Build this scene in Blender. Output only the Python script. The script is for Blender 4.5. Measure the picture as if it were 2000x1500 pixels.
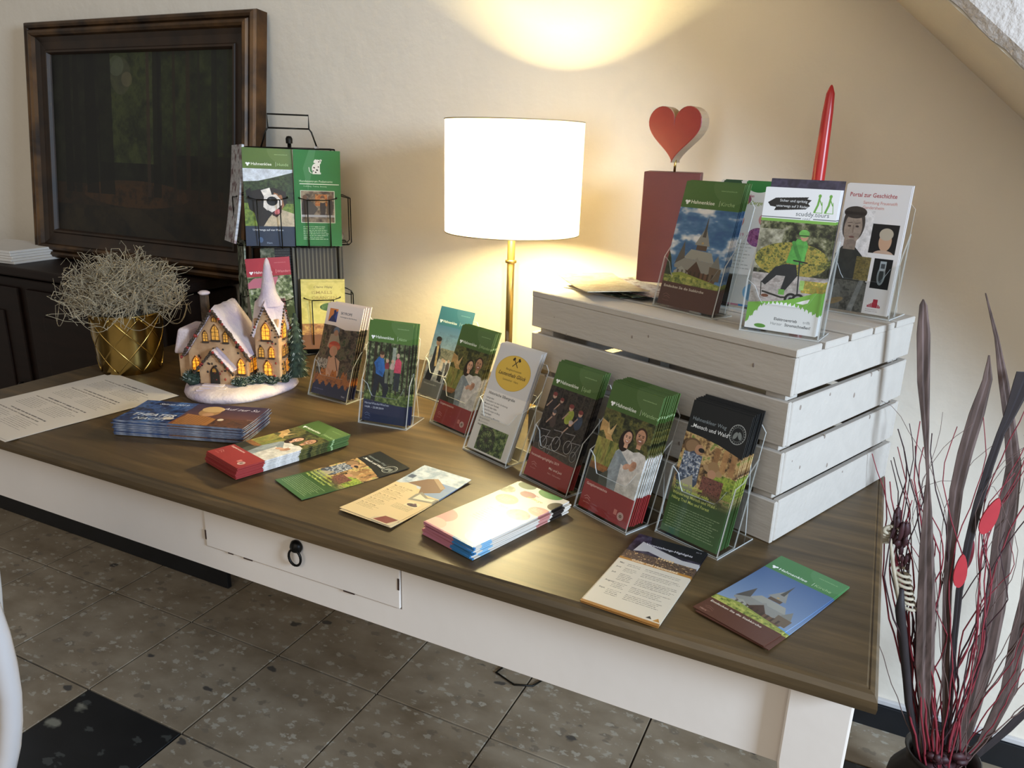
import bpy, bmesh, math, random
import numpy as np
from mathutils import Vector, Matrix
R = math.radians
PI = math.pi
random.seed(7)
scene = bpy.context.scene
for o in list(bpy.data.objects):
    bpy.data.objects.remove(o)
C = scene.collection

# ------------------------------------------------------------------ camera, world, lights, exposure
cam_d = bpy.data.cameras.new('camera')
cam = bpy.data.objects.new('camera', cam_d)
C.objects.link(cam)
cam_d.sensor_width = 36.0
cam_d.lens = 1482.0 / 2000 * 36
cam_d.clip_start = 0.02
cam.matrix_world = (Matrix.Translation((0, 0, 1.326)) @ Matrix.Rotation(0.441, 4, 'Z')
                    @ Matrix.Rotation(R(90 - 17.26), 4, 'X') @ Matrix.Rotation(R(1.8), 4, 'Z'))
scene.camera = cam

world = bpy.data.worlds.new('room_ambience')
scene.world = world
world.use_nodes = True
bgn = world.node_tree.nodes['Background']
bgn.inputs[0].default_value = (0.93, 0.86, 0.76, 1)
bgn.inputs[1].default_value = 0.34


def light(name, kind, loc, energy, color, size=None, aim=None, size_y=None):
    d = bpy.data.lights.new(name, kind)
    d.energy = energy
    d.color = color
    if kind == 'AREA':
        d.shape = 'RECTANGLE'
        d.size = size
        d.size_y = size_y or size
    elif size:
        d.shadow_soft_size = size
    o = bpy.data.objects.new(name, d)
    C.objects.link(o)
    o.location = loc
    if aim:
        o.rotation_euler = (Vector(aim) - Vector(loc)).to_track_quat('-Z', 'Y').to_euler()
    return o


light('window_daylight', 'AREA', (2.25, 0.0, 1.70), 135, (0.62, 0.79, 1.0), 0.7, (0.1, 1.5, 0.55), 0.8)
light('room_fill', 'AREA', (-0.2, -2.2, 2.3), 30, (1.0, 0.93, 0.82), 2.2, (-0.6, 1.3, 0.6), 1.6)  # added warm fill from the camera side, its source unseen
light('lamp_bulb', 'POINT', (-0.72, 1.50, 1.224), 62.0, (1.0, 0.84, 0.43), 0.03)

scene.view_settings.view_transform = 'Standard'
scene.view_settings.look = 'None'
scene.view_settings.gamma = 1
scene.view_settings.use_curve_mapping = False
scene.view_settings.exposure = 0.0


# ------------------------------------------------------------------ helpers: materials
def srgb(h):
    if isinstance(h, str):
        h = h.lstrip('#')
        if len(h) == 3:
            h = ''.join(c * 2 for c in h)
        return tuple(int(h[i:i + 2], 16) / 255 for i in (0, 2, 4))
    return h


def lin(h):
    return tuple((c / 12.92 if c <= .04045 else ((c + .055) / 1.055) ** 2.4) for c in srgb(h)) + (1,)


def nmat(name):
    m = bpy.data.materials.new(name)
    m.use_nodes = True
    return m, m.node_tree.nodes, m.node_tree.links, m.node_tree.nodes['Principled BSDF']


def mat(name, col, rough=.6, metal=0., var=0., scale=20., bump=0., bscale=None, spec=.5, stretch=None, col2=None,
        trans=0., coord='Object', sheen=0.):
    m, N, L, b = nmat(name)
    b.inputs['Base Color'].default_value = lin(col)
    b.inputs['Roughness'].default_value = rough
    b.inputs['Metallic'].default_value = metal
    b.inputs['Specular IOR Level'].default_value = spec
    if trans:
        b.inputs['Transmission Weight'].default_value = trans
    tc = N.new('ShaderNodeTexCoord')
    mp = N.new('ShaderNodeMapping')
    L.new(tc.outputs[coord], mp.inputs[0])
    if stretch:
        mp.inputs['Scale'].default_value = stretch
    nz = N.new('ShaderNodeTexNoise')
    nz.inputs['Scale'].default_value = scale
    nz.inputs['Detail'].default_value = 5
    L.new(mp.outputs[0], nz.inputs['Vector'])
    if var or col2:
        cr = N.new('ShaderNodeValToRGB')
        c = lin(col)
        c2 = lin(col2) if col2 else tuple(x * (1 - var) for x in c[:3]) + (1,)
        cr.color_ramp.elements[0].color = c2
        cr.color_ramp.elements[1].color = c
        cr.color_ramp.elements[0].position = .35
        cr.color_ramp.elements[1].position = .65
        L.new(nz.outputs['Fac'], cr.inputs[0])
        L.new(cr.outputs[0], b.inputs['Base Color'])
    if bump:
        bp = N.new('ShaderNodeBump')
        bp.inputs['Strength'].default_value = bump
        bp.inputs['Distance'].default_value = .004
        n2 = nz
        if bscale:
            n2 = N.new('ShaderNodeTexNoise')
            n2.inputs['Scale'].default_value = bscale
            n2.inputs['Detail'].default_value = 6
            L.new(mp.outputs[0], n2.inputs['Vector'])
        L.new(n2.outputs['Fac'], bp.inputs['Height'])
        L.new(bp.outputs[0], b.inputs['Normal'])
    return m


def emat(name, col, strength, base='#c89040'):
    m, N, L, b = nmat(name)
    b.inputs['Base Color'].default_value = lin(base)
    b.inputs['Emission Color'].default_value = lin(col)
    b.inputs['Emission Strength'].default_value = strength
    tc = N.new('ShaderNodeTexCoord')
    nz = N.new('ShaderNodeTexNoise')
    nz.inputs['Scale'].default_value = 160
    L.new(tc.outputs['Object'], nz.inputs['Vector'])
    cr = N.new('ShaderNodeValToRGB')
    cr.color_ramp.elements[0].color = tuple(x * .25 for x in lin(col)[:3]) + (1,)
    cr.color_ramp.elements[0].position = .35
    cr.color_ramp.elements[1].color = lin(col)
    cr.color_ramp.elements[1].position = .6
    L.new(nz.outputs['Fac'], cr.inputs[0])
    L.new(cr.outputs[0], b.inputs['Emission Color'])
    return m


# ------------------------------------------------------------------ helpers: meshes
def link(name, me, m=None, parent=None, mats=None):
    o = bpy.data.objects.new(name, me)
    C.objects.link(o)
    for x in ([m] if m else []) + (mats or []):
        me.materials.append(x)
    if parent:
        o.parent = parent
    return o


class MB:
    """collects vertices and faces of one mesh object"""

    def __init__(s):
        s.v, s.f, s.mi, s.sm = [], [], [], []

    def add(s, vs, fs, mi=0, M=None, smooth=False):
        n = len(s.v)
        for p in vs:
            p = Vector(p)
            if M:
                p = M @ p
            s.v.append(tuple(p))
        for f in fs:
            s.f.append(tuple(i + n for i in f))
            s.mi.append(mi)
            s.sm.append(smooth)
        return s

    def box(s, c, d, M=None, mi=0):
        x, y, z = c
        a, b, h = d[0] / 2, d[1] / 2, d[2] / 2
        vs = [(x + i * a, y + j * b, z + k * h) for k in (-1, 1) for j in (-1, 1) for i in (-1, 1)]
        return s.add(vs, [(0, 2, 3, 1), (4, 5, 7, 6), (0, 1, 5, 4), (2, 6, 7, 3), (0, 4, 6, 2), (1, 3, 7, 5)], mi, M)

    def prism(s, poly, h, M=None, mi=0, smi=None, z0=0., taper=1.):
        """polygon in xy extruded along z"""
        n = len(poly)
        cx = sum(p[0] for p in poly) / n
        cy = sum(p[1] for p in poly) / n
        vs = [(p[0], p[1], z0) for p in poly] + [(cx + (p[0] - cx) * taper, cy + (p[1] - cy) * taper, z0 + h) for p in poly]
        s.add(vs, [tuple(range(n - 1, -1, -1)), tuple(range(n, 2 * n))], mi, M)
        s.add(vs, [(i, (i + 1) % n, n + (i + 1) % n, n + i) for i in range(n)], mi if smi is None else smi, M)
        return s

    def tube(s, pts, r, seg=6, M=None, mi=0, closed=False, cap=True):
        pts = [Vector(p) for p in pts]
        n = len(pts)
        rs = r if isinstance(r, (list, tuple)) else [r] * n
        vs, fs = [], []
        up = Vector((0, 0, 1))
        prev = None
        for i, p in enumerate(pts):
            if closed:
                t = pts[(i + 1) % n] - pts[i - 1]
            else:
                t = pts[min(i + 1, n - 1)] - pts[max(i - 1, 0)]
            t.normalize()
            if prev is None:
                a = t.orthogonal().normalized()
            else:
                a = (prev - t * prev.dot(t))
                a = a.normalized() if a.length > 1e-6 else t.orthogonal().normalized()
            prev = a
            b = t.cross(a)
            for k in range(seg):
                th = 2 * PI * k / seg
                vs.append(p + (a * math.cos(th) + b * math.sin(th)) * rs[i])
        m = n if closed else n - 1
        for i in range(m):
            j = (i + 1) % n
            for k in range(seg):
                l = (k + 1) % seg
                fs.append((i * seg + k, i * seg + l, j * seg + l, j * seg + k))
        if cap and not closed:
            fs.append(tuple(range(seg - 1, -1, -1)))
            fs.append(tuple(range((n - 1) * seg, n * seg)))
        return s.add(vs, fs, mi, M, smooth=seg > 4)

    def lathe(s, prof, seg=32, M=None, mi=0, smooth=True, cap=True):
        vs, fs = [], []
        n = len(prof)
        for r, z in prof:
            for k in range(seg):
                a = 2 * PI * k / seg
                vs.append((r * math.cos(a), r * math.sin(a), z))
        for i in range(n - 1):
            for k in range(seg):
                l = (k + 1) % seg
                fs.append((i * seg + k, i * seg + l, (i + 1) * seg + l, (i + 1) * seg + k))
        s.add(vs, fs, mi, M, smooth)
        if cap:
            s.add([vs[k] for k in range(seg)], [tuple(range(seg - 1, -1, -1))], mi, M)
            s.add([vs[(n - 1) * seg + k] for k in range(seg)], [tuple(range(seg))], mi, M)
        return s

    def blob(s, c, r, M=None, mi=0, seg=10, rings=7, jit=0., rnd=random):
        vs, fs = [], []
        rx, ry, rz = r if isinstance(r, (tuple, list)) else (r, r, r)
        for i in range(rings + 1):
            ph = PI * i / rings
            for k in range(seg):
                a = 2 * PI * k / seg
                j = 1 + jit * rnd.uniform(-1, 1)
                vs.append((c[0] + rx * j * math.sin(ph) * math.cos(a), c[1] + ry * j * math.sin(ph) * math.sin(a),
                           c[2] - rz * j * math.cos(ph)))
        for i in range(rings):
            for k in range(seg):
                l = (k + 1) % seg
                fs.append((i * seg + k, i * seg + l, (i + 1) * seg + l, (i + 1) * seg + k))
        return s.add(vs, fs, mi, M, True)

    def build(s, name, m=None, parent=None, mats=None, bevel=0., bseg=2):
        me = bpy.data.meshes.new(name)
        me.from_pydata(s.v, [], s.f)
        me.polygons.foreach_set('material_index', s.mi)
        me.polygons.foreach_set('use_smooth', s.sm)
        me.update()
        if bevel:
            bm = bmesh.new()
            bm.from_mesh(me)
            bmesh.ops.remove_doubles(bm, verts=bm.verts, dist=1e-6)
            es = [e for e in bm.edges if len(e.link_faces) == 2 and e.calc_face_angle(0) > .5]
            bmesh.ops.bevel(bm, geom=es, offset=bevel, segments=bseg, profile=.5, affect='EDGES')
            bm.to_mesh(me)
            bm.free()
        return link(name, me, m, parent, mats)


def thing(name, label, cat, loc=(0, 0, 0), rz=0., group=None):
    o = bpy.data.objects.new(name, None)
    C.objects.link(o)
    o.empty_display_size = .02
    o.location = loc
    o.rotation_euler = (0, 0, rz)
    return tag(o, label, cat, group)


def tag(o, label=None, cat=None, group=None, kind=None):
    if label:
        o['label'] = label
    if cat:
        o['category'] = cat
    if group:
        o['group'] = group
    if kind:
        o['kind'] = kind
    return o


def copy_tree(o, parent=None):
    c = o.copy()
    C.objects.link(c)
    c.parent = parent
    for ch in list(o.children):
        copy_tree(ch, c)
    return c


# ------------------------------------------------------------------ helpers: printed covers drawn in code
def up_noise(H, W, cell, rng):
    gh, gw = int(H / cell) + 3, int(W / cell) + 3
    g = rng.random((gh, gw))
    y = np.arange(H) / cell
    x = np.arange(W) / cell
    yi, xi = y.astype(int), x.astype(int)
    fy, fx = (y - yi)[:, None], (x - xi)[None, :]
    fy, fx = fy * fy * (3 - 2 * fy), fx * fx * (3 - 2 * fx)
    a, b = g[yi][:, xi], g[yi][:, xi + 1]
    c, d = g[yi + 1][:, xi], g[yi + 1][:, xi + 1]
    return (a * (1 - fx) + b * fx) * (1 - fy) + (c * (1 - fx) + d * fx) * fy


TT = {}


def text_tris(s, bold, ital):
    k = (s, bold, ital)
    if k not in TT:
        cu = bpy.data.curves.new('t', 'FONT')
        cu.body = s
        cu.size = 1
        cu.resolution_u = 2
        cu.offset = .011 if bold else .002
        cu.shear = .3 if ital else 0
        ob = bpy.data.objects.new('t', cu)
        me = bpy.data.meshes.new_from_object(ob)
        me.calc_loop_triangles()
        co = np.array([v.co[:2] for v in me.vertices]) if len(me.vertices) else np.zeros((1, 2))
        tr = np.array([t.vertices[:] for t in me.loop_triangles], dtype=int)
        TT[k] = co[tr] if len(tr) else np.zeros((0, 3, 2))
        bpy.data.objects.remove(ob)
        bpy.data.meshes.remove(me)
        bpy.data.curves.remove(cu)
    return TT[k]


class Art:
    """a print; x 0..w, y 0..h in millimetres, y downwards"""

    def __init__(s, w, h, bg='#ffffff', k=3.6, seed=1):
        s.w, s.h, s.k = w, h, k
        s.W, s.H = int(w * k), int(h * k)
        s.a = np.empty((s.H, s.W, 3))
        s.a[:] = srgb(bg)
        s.Y, s.X = np.mgrid[0:s.H, 0:s.W]
        s.X = (s.X + .5) / k
        s.Y = (s.Y + .5) / k
        s.rng = np.random.default_rng(seed)

    def put(s, m, c, al=1.):
        m = m.astype(float) * al
        s.a += (np.array(srgb(c)) - s.a) * m[..., None]
        return s

    def rect(s, x0, y0, x1, y1, c, al=1.):
        return s.put((s.X >= x0) & (s.X < x1) & (s.Y >= y0) & (s.Y < y1), c, al)

    def ell(s, cx, cy, rx, ry, c, rot=0., al=1., ring=0.):
        a = R(rot)
        u = (s.X - cx) * math.cos(a) + (s.Y - cy) * math.sin(a)
        v = -(s.X - cx) * math.sin(a) + (s.Y - cy) * math.cos(a)
        d = np.sqrt((u / rx) ** 2 + (v / ry) ** 2)
        m = np.clip((1 - d) * min(rx, ry) * s.k + .5, 0, 1)
        if ring:
            m = m * np.clip((d - 1) * min(rx, ry) * s.k + ring * s.k + .5, 0, 1)
        return s.put(m, c, al)

    def mask(s, pts):
        m = np.zeros(s.X.shape, bool)
        n = len(pts)
        for i in range(n):
            x0, y0 = pts[i]
            x1, y1 = pts[(i + 1) % n]
            if y0 == y1:
                continue
            c = ((y0 > s.Y) != (y1 > s.Y)) & (s.X < (x1 - x0) * (s.Y - y0) / (y1 - y0) + x0)
            m ^= c
        return m

    def poly(s, pts, c, al=1.):
        return s.put(s.mask(pts), c, al)

    def line(s, pts, wd, c, al=1.):
        for (x0, y0), (x1, y1) in zip(pts[:-1], pts[1:]):
            dx, dy = x1 - x0, y1 - y0
            L2 = dx * dx + dy * dy + 1e-9
            t = np.clip(((s.X - x0) * dx + (s.Y - y0) * dy) / L2, 0, 1)
            d = np.hypot(s.X - x0 - t * dx, s.Y - y0 - t * dy)
            s.put(np.clip((wd / 2 - d) * s.k + .5, 0, 1), c, al)
        return s

    def grad(s, x0, y0, x1, y1, c0, c1):
        t = np.clip((s.Y - y0) / max(y1 - y0, 1e-6), 0, 1)[..., None]
        col = np.array(srgb(c0)) * (1 - t) + np.array(srgb(c1)) * t
        m = ((s.X >= x0) & (s.X < x1) & (s.Y >= y0) & (s.Y < y1))[..., None]
        s.a = np.where(m, col, s.a)
        return s

    def noise(s, x0, y0, x1, y1, cols, cell=6., m=None, al=1., oct=3, stretch=1.):
        n = np.zeros(s.X.shape)
        amp, tot, c = 1., 0., cell * s.k
        for _ in range(oct):
            if stretch == 1.:
                q = up_noise(s.H, s.W, max(c, 1.5), s.rng)
            else:
                hh = int(s.H / stretch) + 2
                q = up_noise(hh, s.W, max(c, 1.5), s.rng)
                q = q[np.clip((np.arange(s.H) / stretch).astype(int), 0, hh - 1)]
            n += amp * q
            tot += amp
            amp *= .6
            c /= 2.3
        n = np.clip((n / tot - .5) * 1.9 + .5, 0, .9999)
        pal = np.array([srgb(q) for q in cols])
        f = n * (len(cols) - 1)
        i = f.astype(int)
        fr = (f - i)[..., None]
        col = pal[i] * (1 - fr) + pal[i + 1] * fr
        mm = (s.X >= x0) & (s.X < x1) & (s.Y >= y0) & (s.Y < y1)
        if m is not None:
            mm &= m
        s.a += (col - s.a) * (mm.astype(float) * al)[..., None]
        return s

    def text(s, t, x, y, size, c, bold=False, ital=False, rot=0., align='l', al=1., sx=1.):
        tr = text_tris(t, bold, ital) * size
        if not len(tr):
            return s
        tr = tr * np.array([sx, -1.])
        wd = tr[..., 0].max()
        if align == 'c':
            tr = tr - np.array([wd / 2, 0])
        elif align == 'r':
            tr = tr - np.array([wd, 0])
        a = R(rot)
        M = np.array([[math.cos(a), math.sin(a)], [-math.sin(a), math.cos(a)]])
        tr = (tr @ M + np.array([x, y])) * s.k * 2
        m = np.zeros((s.H * 2, s.W * 2), bool)
        for (p, q, r) in tr:
            x0, y0 = np.floor(np.minimum(np.minimum(p, q), r)).astype(int)
            x1, y1 = np.ceil(np.maximum(np.maximum(p, q), r)).astype(int) + 1
            x0, y0 = max(x0, 0), max(y0, 0)
            x1, y1 = min(x1, s.W * 2), min(y1, s.H * 2)
            if x1 <= x0 or y1 <= y0:
                continue
            gx = np.arange(x0, x1)[None, :] + .5
            gy = np.arange(y0, y1)[:, None] + .5
            e = lambda A, B: (B[0] - A[0]) * (gy - A[1]) - (B[1] - A[1]) * (gx - A[0])
            a_, b_, c_ = e(p, q), e(q, r), e(r, p)
            m[y0:y1, x0:x1] |= ((a_ >= 0) & (b_ >= 0) & (c_ >= 0)) | ((a_ <= 0) & (b_ <= 0) & (c_ <= 0))
        mm = m.reshape(s.H, 2, s.W, 2).mean(axis=(1, 3))
        return s.put(mm, c, al)

    def greek(s, x, y, w, n, dy, c, th=.9, al=.8, ragged=.3):
        """rows of body copy too small to read in the photograph"""
        for i in range(n):
            yy = y + i * dy
            xx = x
            end = x + w * (1 - ragged * s.rng.random())
            while xx < end:
                ww = s.rng.uniform(2, 7) * th
                s.rect(xx, yy, min(xx + ww, end), yy + th * s.rng.uniform(.7, 1.1), c, al)
                xx += ww + th * .8
        return s

    def clover(s, x, y, r, c='#ffffff'):
        for a in (-20, 100, 200):
            s.ell(x + r * .5 * math.cos(R(a)), y + r * .5 * math.sin(R(a)), r * .52, r * .44, c, a)
        return s

    def photo(s, y0, y1, x0=0, x1=999):
        """tonal variation of a printed photograph"""
        n = .6 * up_noise(s.H, s.W, 7 * s.k, s.rng) + .4 * up_noise(s.H, s.W, 2.2 * s.k, s.rng)
        m = (s.Y >= y0) & (s.Y < y1) & (s.X >= x0) & (s.X < x1)
        f = np.where(m, .83 + .3 * n, 1.)
        s.a *= f[..., None]
        return s

    def done(s, name, rough=.38, aspect=None):
        img = bpy.data.images.new(name, s.W, s.H)
        px = np.ones((s.H, s.W, 4), dtype=np.float32)
        g = s.a.mean(axis=2, keepdims=True)
        col = (g + (s.a - g) * .86) * .93 + .02
        px[..., :3] = np.clip(col[::-1], 0, 1)
        img.pixels.foreach_set(px.ravel())
        img.update()
        img.pack()
        m, N, L, b = nmat(name)
        t = N.new('ShaderNodeTexImage')
        t.image = img
        t.extension = 'EXTEND'
        L.new(t.outputs[0], b.inputs['Base Color'])
        b.inputs['Roughness'].default_value = rough
        b.inputs['Specular IOR Level'].default_value = .45
        return m


# ------------------------------------------------------------------ the prints
GREEN, RED, NAVY = '#456629', '#a42c2c', '#20294a'


def face(a, x, y, r, skin, hair, beard=None, longhair=False, tilt=0.):
    if longhair:
        a.ell(x - r * .35, y + r * .55, r * 1.15, r * 1.9, hair, tilt)
    a.ell(x, y - r * .25, r * 1.0, r * 1.15, hair, tilt)
    a.rect(x - r * .35, y + r * .5, x + r * .4, y + r * 1.7, skin)
    a.ell(x, y, r * .8, r * 1.1, skin, tilt)
    if beard:
        a.ell(x, y + r * .6, r * .62, r * .5, beard, tilt, al=.5)
    for sx in (-.32, .32):
        a.ell(x + r * sx, y - r * .1, r * .13, r * .08, '#2a1a14')
        a.line([(x + r * sx - r * .18, y - r * .3), (x + r * sx + r * .18, y - r * .32)], r * .09, hair)
    a.line([(x, y), (x + r * .08, y + r * .28)], r * .1, '#b07a5c')
    a.ell(x, y + r * .55, r * .36, r * .17, '#a04038')
    a.ell(x, y + r * .52, r * .28, r * .09, '#fff4ea')


def head(a, sub, col=GREEN, hh=44, subc='#a9c98a'):
    a.rect(0, 0, 100, hh, col)
    a.ell(78, 10, 30, 22, '#ffffff', 30, al=.06)
    a.clover(11, hh - 10, 4.6)
    a.text('Hahnenklee', 17, hh - 7.4, 8.6, '#f4f6ee', bold=True)
    a.line([(66.3, hh - 15), (66.3, hh - 6)], .6, '#dfe6d2')
    a.text(sub, 68.5, hh - 7.4, 8.6, subc, sx=min(1., 30 / (len(sub) * 4.4)))
    a.text('www.hahnenklee.de', 64, 14, 3.2, subc)


def hands_swoosh(a, x, y, c):
    a.line([(x, y + 3), (x + 5, y), (x + 12, y + 3)], .7, c)
    a.line([(x + 2, y + 6), (x + 7, y + 4), (x + 13, y + 7)], .7, c)
    a.text('Hahnenklee', x, y + 12, 2.6, c)


def couple(a, y0=44, y1=165):
    a.noise(0, y0, 100, y1, ['#20230f', '#3c4220', '#6f6a2e', '#4a4a22'], 9)
    a.poly([(0, 84), (0, 62), (14, 66), (28, 88), (42, 100), (40, 104), (22, 98), (8, 80)], '#c79a58')
    a.poly([(14, 62), (20, 78), (30, 62), (26, 84), (16, 82)], '#d8b070')
    a.noise(0, 92, 60, 136, ['#4f5a22', '#7c8436', '#a39a44', '#7a6a30'], 4, stretch=5)
    a.noise(0, 134, 42, 146, ['#7a4a22', '#a86a32'], 3)
    a.rect(0, 145, 100, y1, '#2a2a1e')
    a.poly([(46, 168), (40, 132), (44, 102), (56, 94), (74, 96), (84, 92), (96, 94), (100, 100), (100, 168)], '#d8d4cf')
    a.poly([(40, 168), (36, 140), (42, 104), (52, 98), (58, 120), (60, 168)], '#8f9ba2')
    a.poly([(26, 166), (24, 150), (38, 138), (44, 166)], '#4a4f44')
    face(a, 57, 78, 9.5, '#d9a283', '#241410', longhair=True, tilt=8)
    face(a, 80, 70, 11, '#cf9470', '#3a2418', beard='#7a5138', tilt=-6)
    a.poly([(44, 104), (50, 100), (74, 118), (70, 124), (52, 118)], '#8796a0')
    a.ell(69, 121, 7, 4.4, '#dba284', -35)
    a.ell(80, 117, 5.6, 9, '#d09878', 25)
    for i in range(4):
        a.line([(76 + i * 2.6, 108 + i), (79 + i * 2.2, 118)], 1.1, '#a06a50')


def art_wandern():
    a = Art(100, 212, '#8a7a40', seed=3)
    couple(a)
    a.photo(44, 165)
    head(a, 'Wandern')
    a.rect(0, 165, 100, 212, RED)
    a.text('Gastgeberverzeichnis', 5, 173, 6.2, '#f4e4da', bold=True, sx=.8)
    hands_swoosh(a, 8, 190, '#e2a49a')
    a.ell(84, 197, 6, 6, '#e8d8d0')
    a.ell(84, 197, 5, 5, RED, ring=.8)
    a.ell(84, 197, 3.2, 3.2, '#8a6a5a')
    a.rect(70, 190, 76, 198, '#d87a70')
    return a.done('print_couple')


def art_spass():
    a = Art(100, 212, '#2a2620', seed=4)
    head(a, 'Spaß')
    a.noise(0, 44, 100, 166, ['#0f0d0c', '#231d1a', '#3c332c', '#1a1a14'], 5)
    a.noise(0, 150, 100, 166, ['#3a3028', '#5a4a3a'], 3)
    for x in (8, 30, 44, 60, 76, 90):
        a.rect(x, 44, x + 3, 100, '#4a3e34', .5)
    r = random.Random(5)
    for (x, y, s_, jk) in [(16, 76, 1.1, '#2a2428'), (34, 78, .9, '#3a2f2c'), (58, 88, 1.15, '#9aa83a'), (80, 92, 1.1, '#30405a'), (26, 104, 1., '#4a3a36'), (66, 112, 1., '#25221f')]:
        a.ell(x, y, 7 * s_, 12 * s_, jk, r.uniform(-20, 20))
        a.ell(x - 1, y - 14 * s_, 4 * s_, 4.6 * s_, '#c79a84')
        a.ell(x - 1, y - 17 * s_, 4.6 * s_, 3.4 * s_, r.choice(['#b8a8a8', '#4a4a50', '#7a3030']))
        a.line([(x - 4, y - 6), (x - 12, y + 6)], 2.4, '#b08a76')
    for (x, y, q) in [(20, 146, 12), (48, 140, 13), (74, 138, 12), (90, 150, 9), (34, 156, 8)]:
        a.ell(x, y, q * .72, q, '#b8b4b0', ring=1.1)
        a.ell(x, y, q * .64, q * .92, '#0d0c0c', ring=1.2)
        a.line([(x, y), (x + 8, y - 24), (x - 12, y - 22)], 1.3, '#8a8688')
    a.photo(44, 166)
    a.rect(0, 166, 100, 212, '#a3302c')
    a.poly([(0, 166), (0, 160), (52, 163), (100, 168), (100, 172)], '#a3302c')
    a.text('Veranstaltungshighlights 2019', 3, 174, 6.4, '#f0d8cc', bold=True, sx=.86)
    a.text('Mai und Juni', 50, 186, 6, '#f2ddd0', bold=True)
    a.text('Harz · Hahnenklee', 50, 194, 4, '#e2b0a4')
    hands_swoosh(a, 10, 184, '#d89a8c')
    return a.done('print_bikes')


def art_aktiv():
    a = Art(100, 212, '#3a4430', seed=5)
    a.noise(0, 44, 100, 176, ['#1c2214', '#3a4426', '#5f6b44', '#93996a'], 6)
    a.noise(0, 146, 100, 176, ['#2f3f1e', '#556a2c', '#8a9450'], 4)
    for x, w_ in ((4, 3), (16, 7), (30, 4), (42, 2), (50, 3), (70, 4), (83, 3), (93, 4)):
        a.rect(x, 44, x + w_, 150, '#2a1f18', .8)
    a.rect(58, 52, 66, 86, '#c8ccc0', .6)
    # hikers: blue jacket, small ones, pink jacket
    a.poly([(20, 134), (22, 104), (34, 100), (44, 110), (56, 138), (50, 160), (42, 158), (44, 140), (32, 126), (26, 168), (16, 168)], '#23262c')
    a.poly([(18, 88), (28, 74), (40, 78), (44, 100), (40, 116), (24, 110), (22, 96)], '#2b62a8')
    a.poly([(18, 88), (26, 86), (30, 102), (40, 108), (38, 112), (26, 108)], '#245292')
    a.ell(35, 71, 5, 6, '#a87456')
    a.ell(35, 66, 5.4, 4, '#4a3424')
    for x, c in ((48, '#8c3038'), (60, '#c6a090')):
        a.ell(x, 92, 5, 8, c)
        a.ell(x, 81, 3.4, 4, '#c89878')
        a.poly([(x - 4, 98), (x + 4, 98), (x + 3, 128), (x - 3, 128)], '#6a7058')
    a.poly([(64, 104), (66, 78), (72, 72), (80, 80), (80, 104)], '#cf3f55')
    a.ell(71, 68, 3.8, 5, '#d0a088')
    a.poly([(66, 104), (79, 104), (78, 142), (72, 142), (72, 112), (70, 142), (65, 140)], '#2c3034')
    a.ell(20, 169, 5, 2, '#8a7a5a')
    a.photo(44, 172)
    head(a, 'Aktiv', '#4f762f')
    a.rect(0, 172, 100, 212, '#232a4a')
    a.poly([(0, 166), (50, 170), (100, 174), (100, 178), (0, 178)], '#232a4a')
    a.text('HarzerWanderWochen', 4, 176, 6.4, '#d8dce8', sx=.9)
    a.text('14.09. – 22.09.2019', 4, 184, 5.6, '#e4e6ee', bold=True)
    hands_swoosh(a, 6, 194, '#7a84a8')
    return a.done('print_hikers')


def art_winter():
    a = Art(100, 212, '#567', seed=6)
    a.grad(0, 44, 100, 150, '#3d6f98', '#b9c2c6')
    a.noise(0, 118, 100, 212, ['#8d98a4', '#c8ccd0', '#a8acb0'], 8)
    a.noise(30, 96, 100, 122, ['#5a5f55', '#8a8a78', '#6f7568'], 6)
    head(a, 'Winter', '#2f6f86', subc='#a0c4d0')
    a.poly([(4, 180), (12, 130), (14, 96), (26, 90), (34, 110), (28, 150), (22, 190)], '#252c3c')
    a.poly([(18, 92), (24, 92), (30, 140), (24, 142)], '#c2a877')
    a.ell(20, 84, 7, 9, '#8a6a58')
    a.ell(19, 77, 8, 6, '#1e1c20')
    for x, y, c in ((50, 140, '#6a7078'), (62, 138, '#504a4a'), (74, 140, '#8a7a6c'), (44, 138, '#c8bcae')):
        a.ell(x, y, 5, 14, c)
        a.ell(x, y - 16, 3.4, 4, '#c8a48c')
        a.rect(x - 3, y + 10, x + 3, y + 34, '#30323c')
    a.photo(60, 176)
    a.rect(0, 176, 100, 212, '#70757c')
    a.text('Winterwandern', 6, 186, 6, '#dcdfe2')
    return a.done('print_winter')


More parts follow.
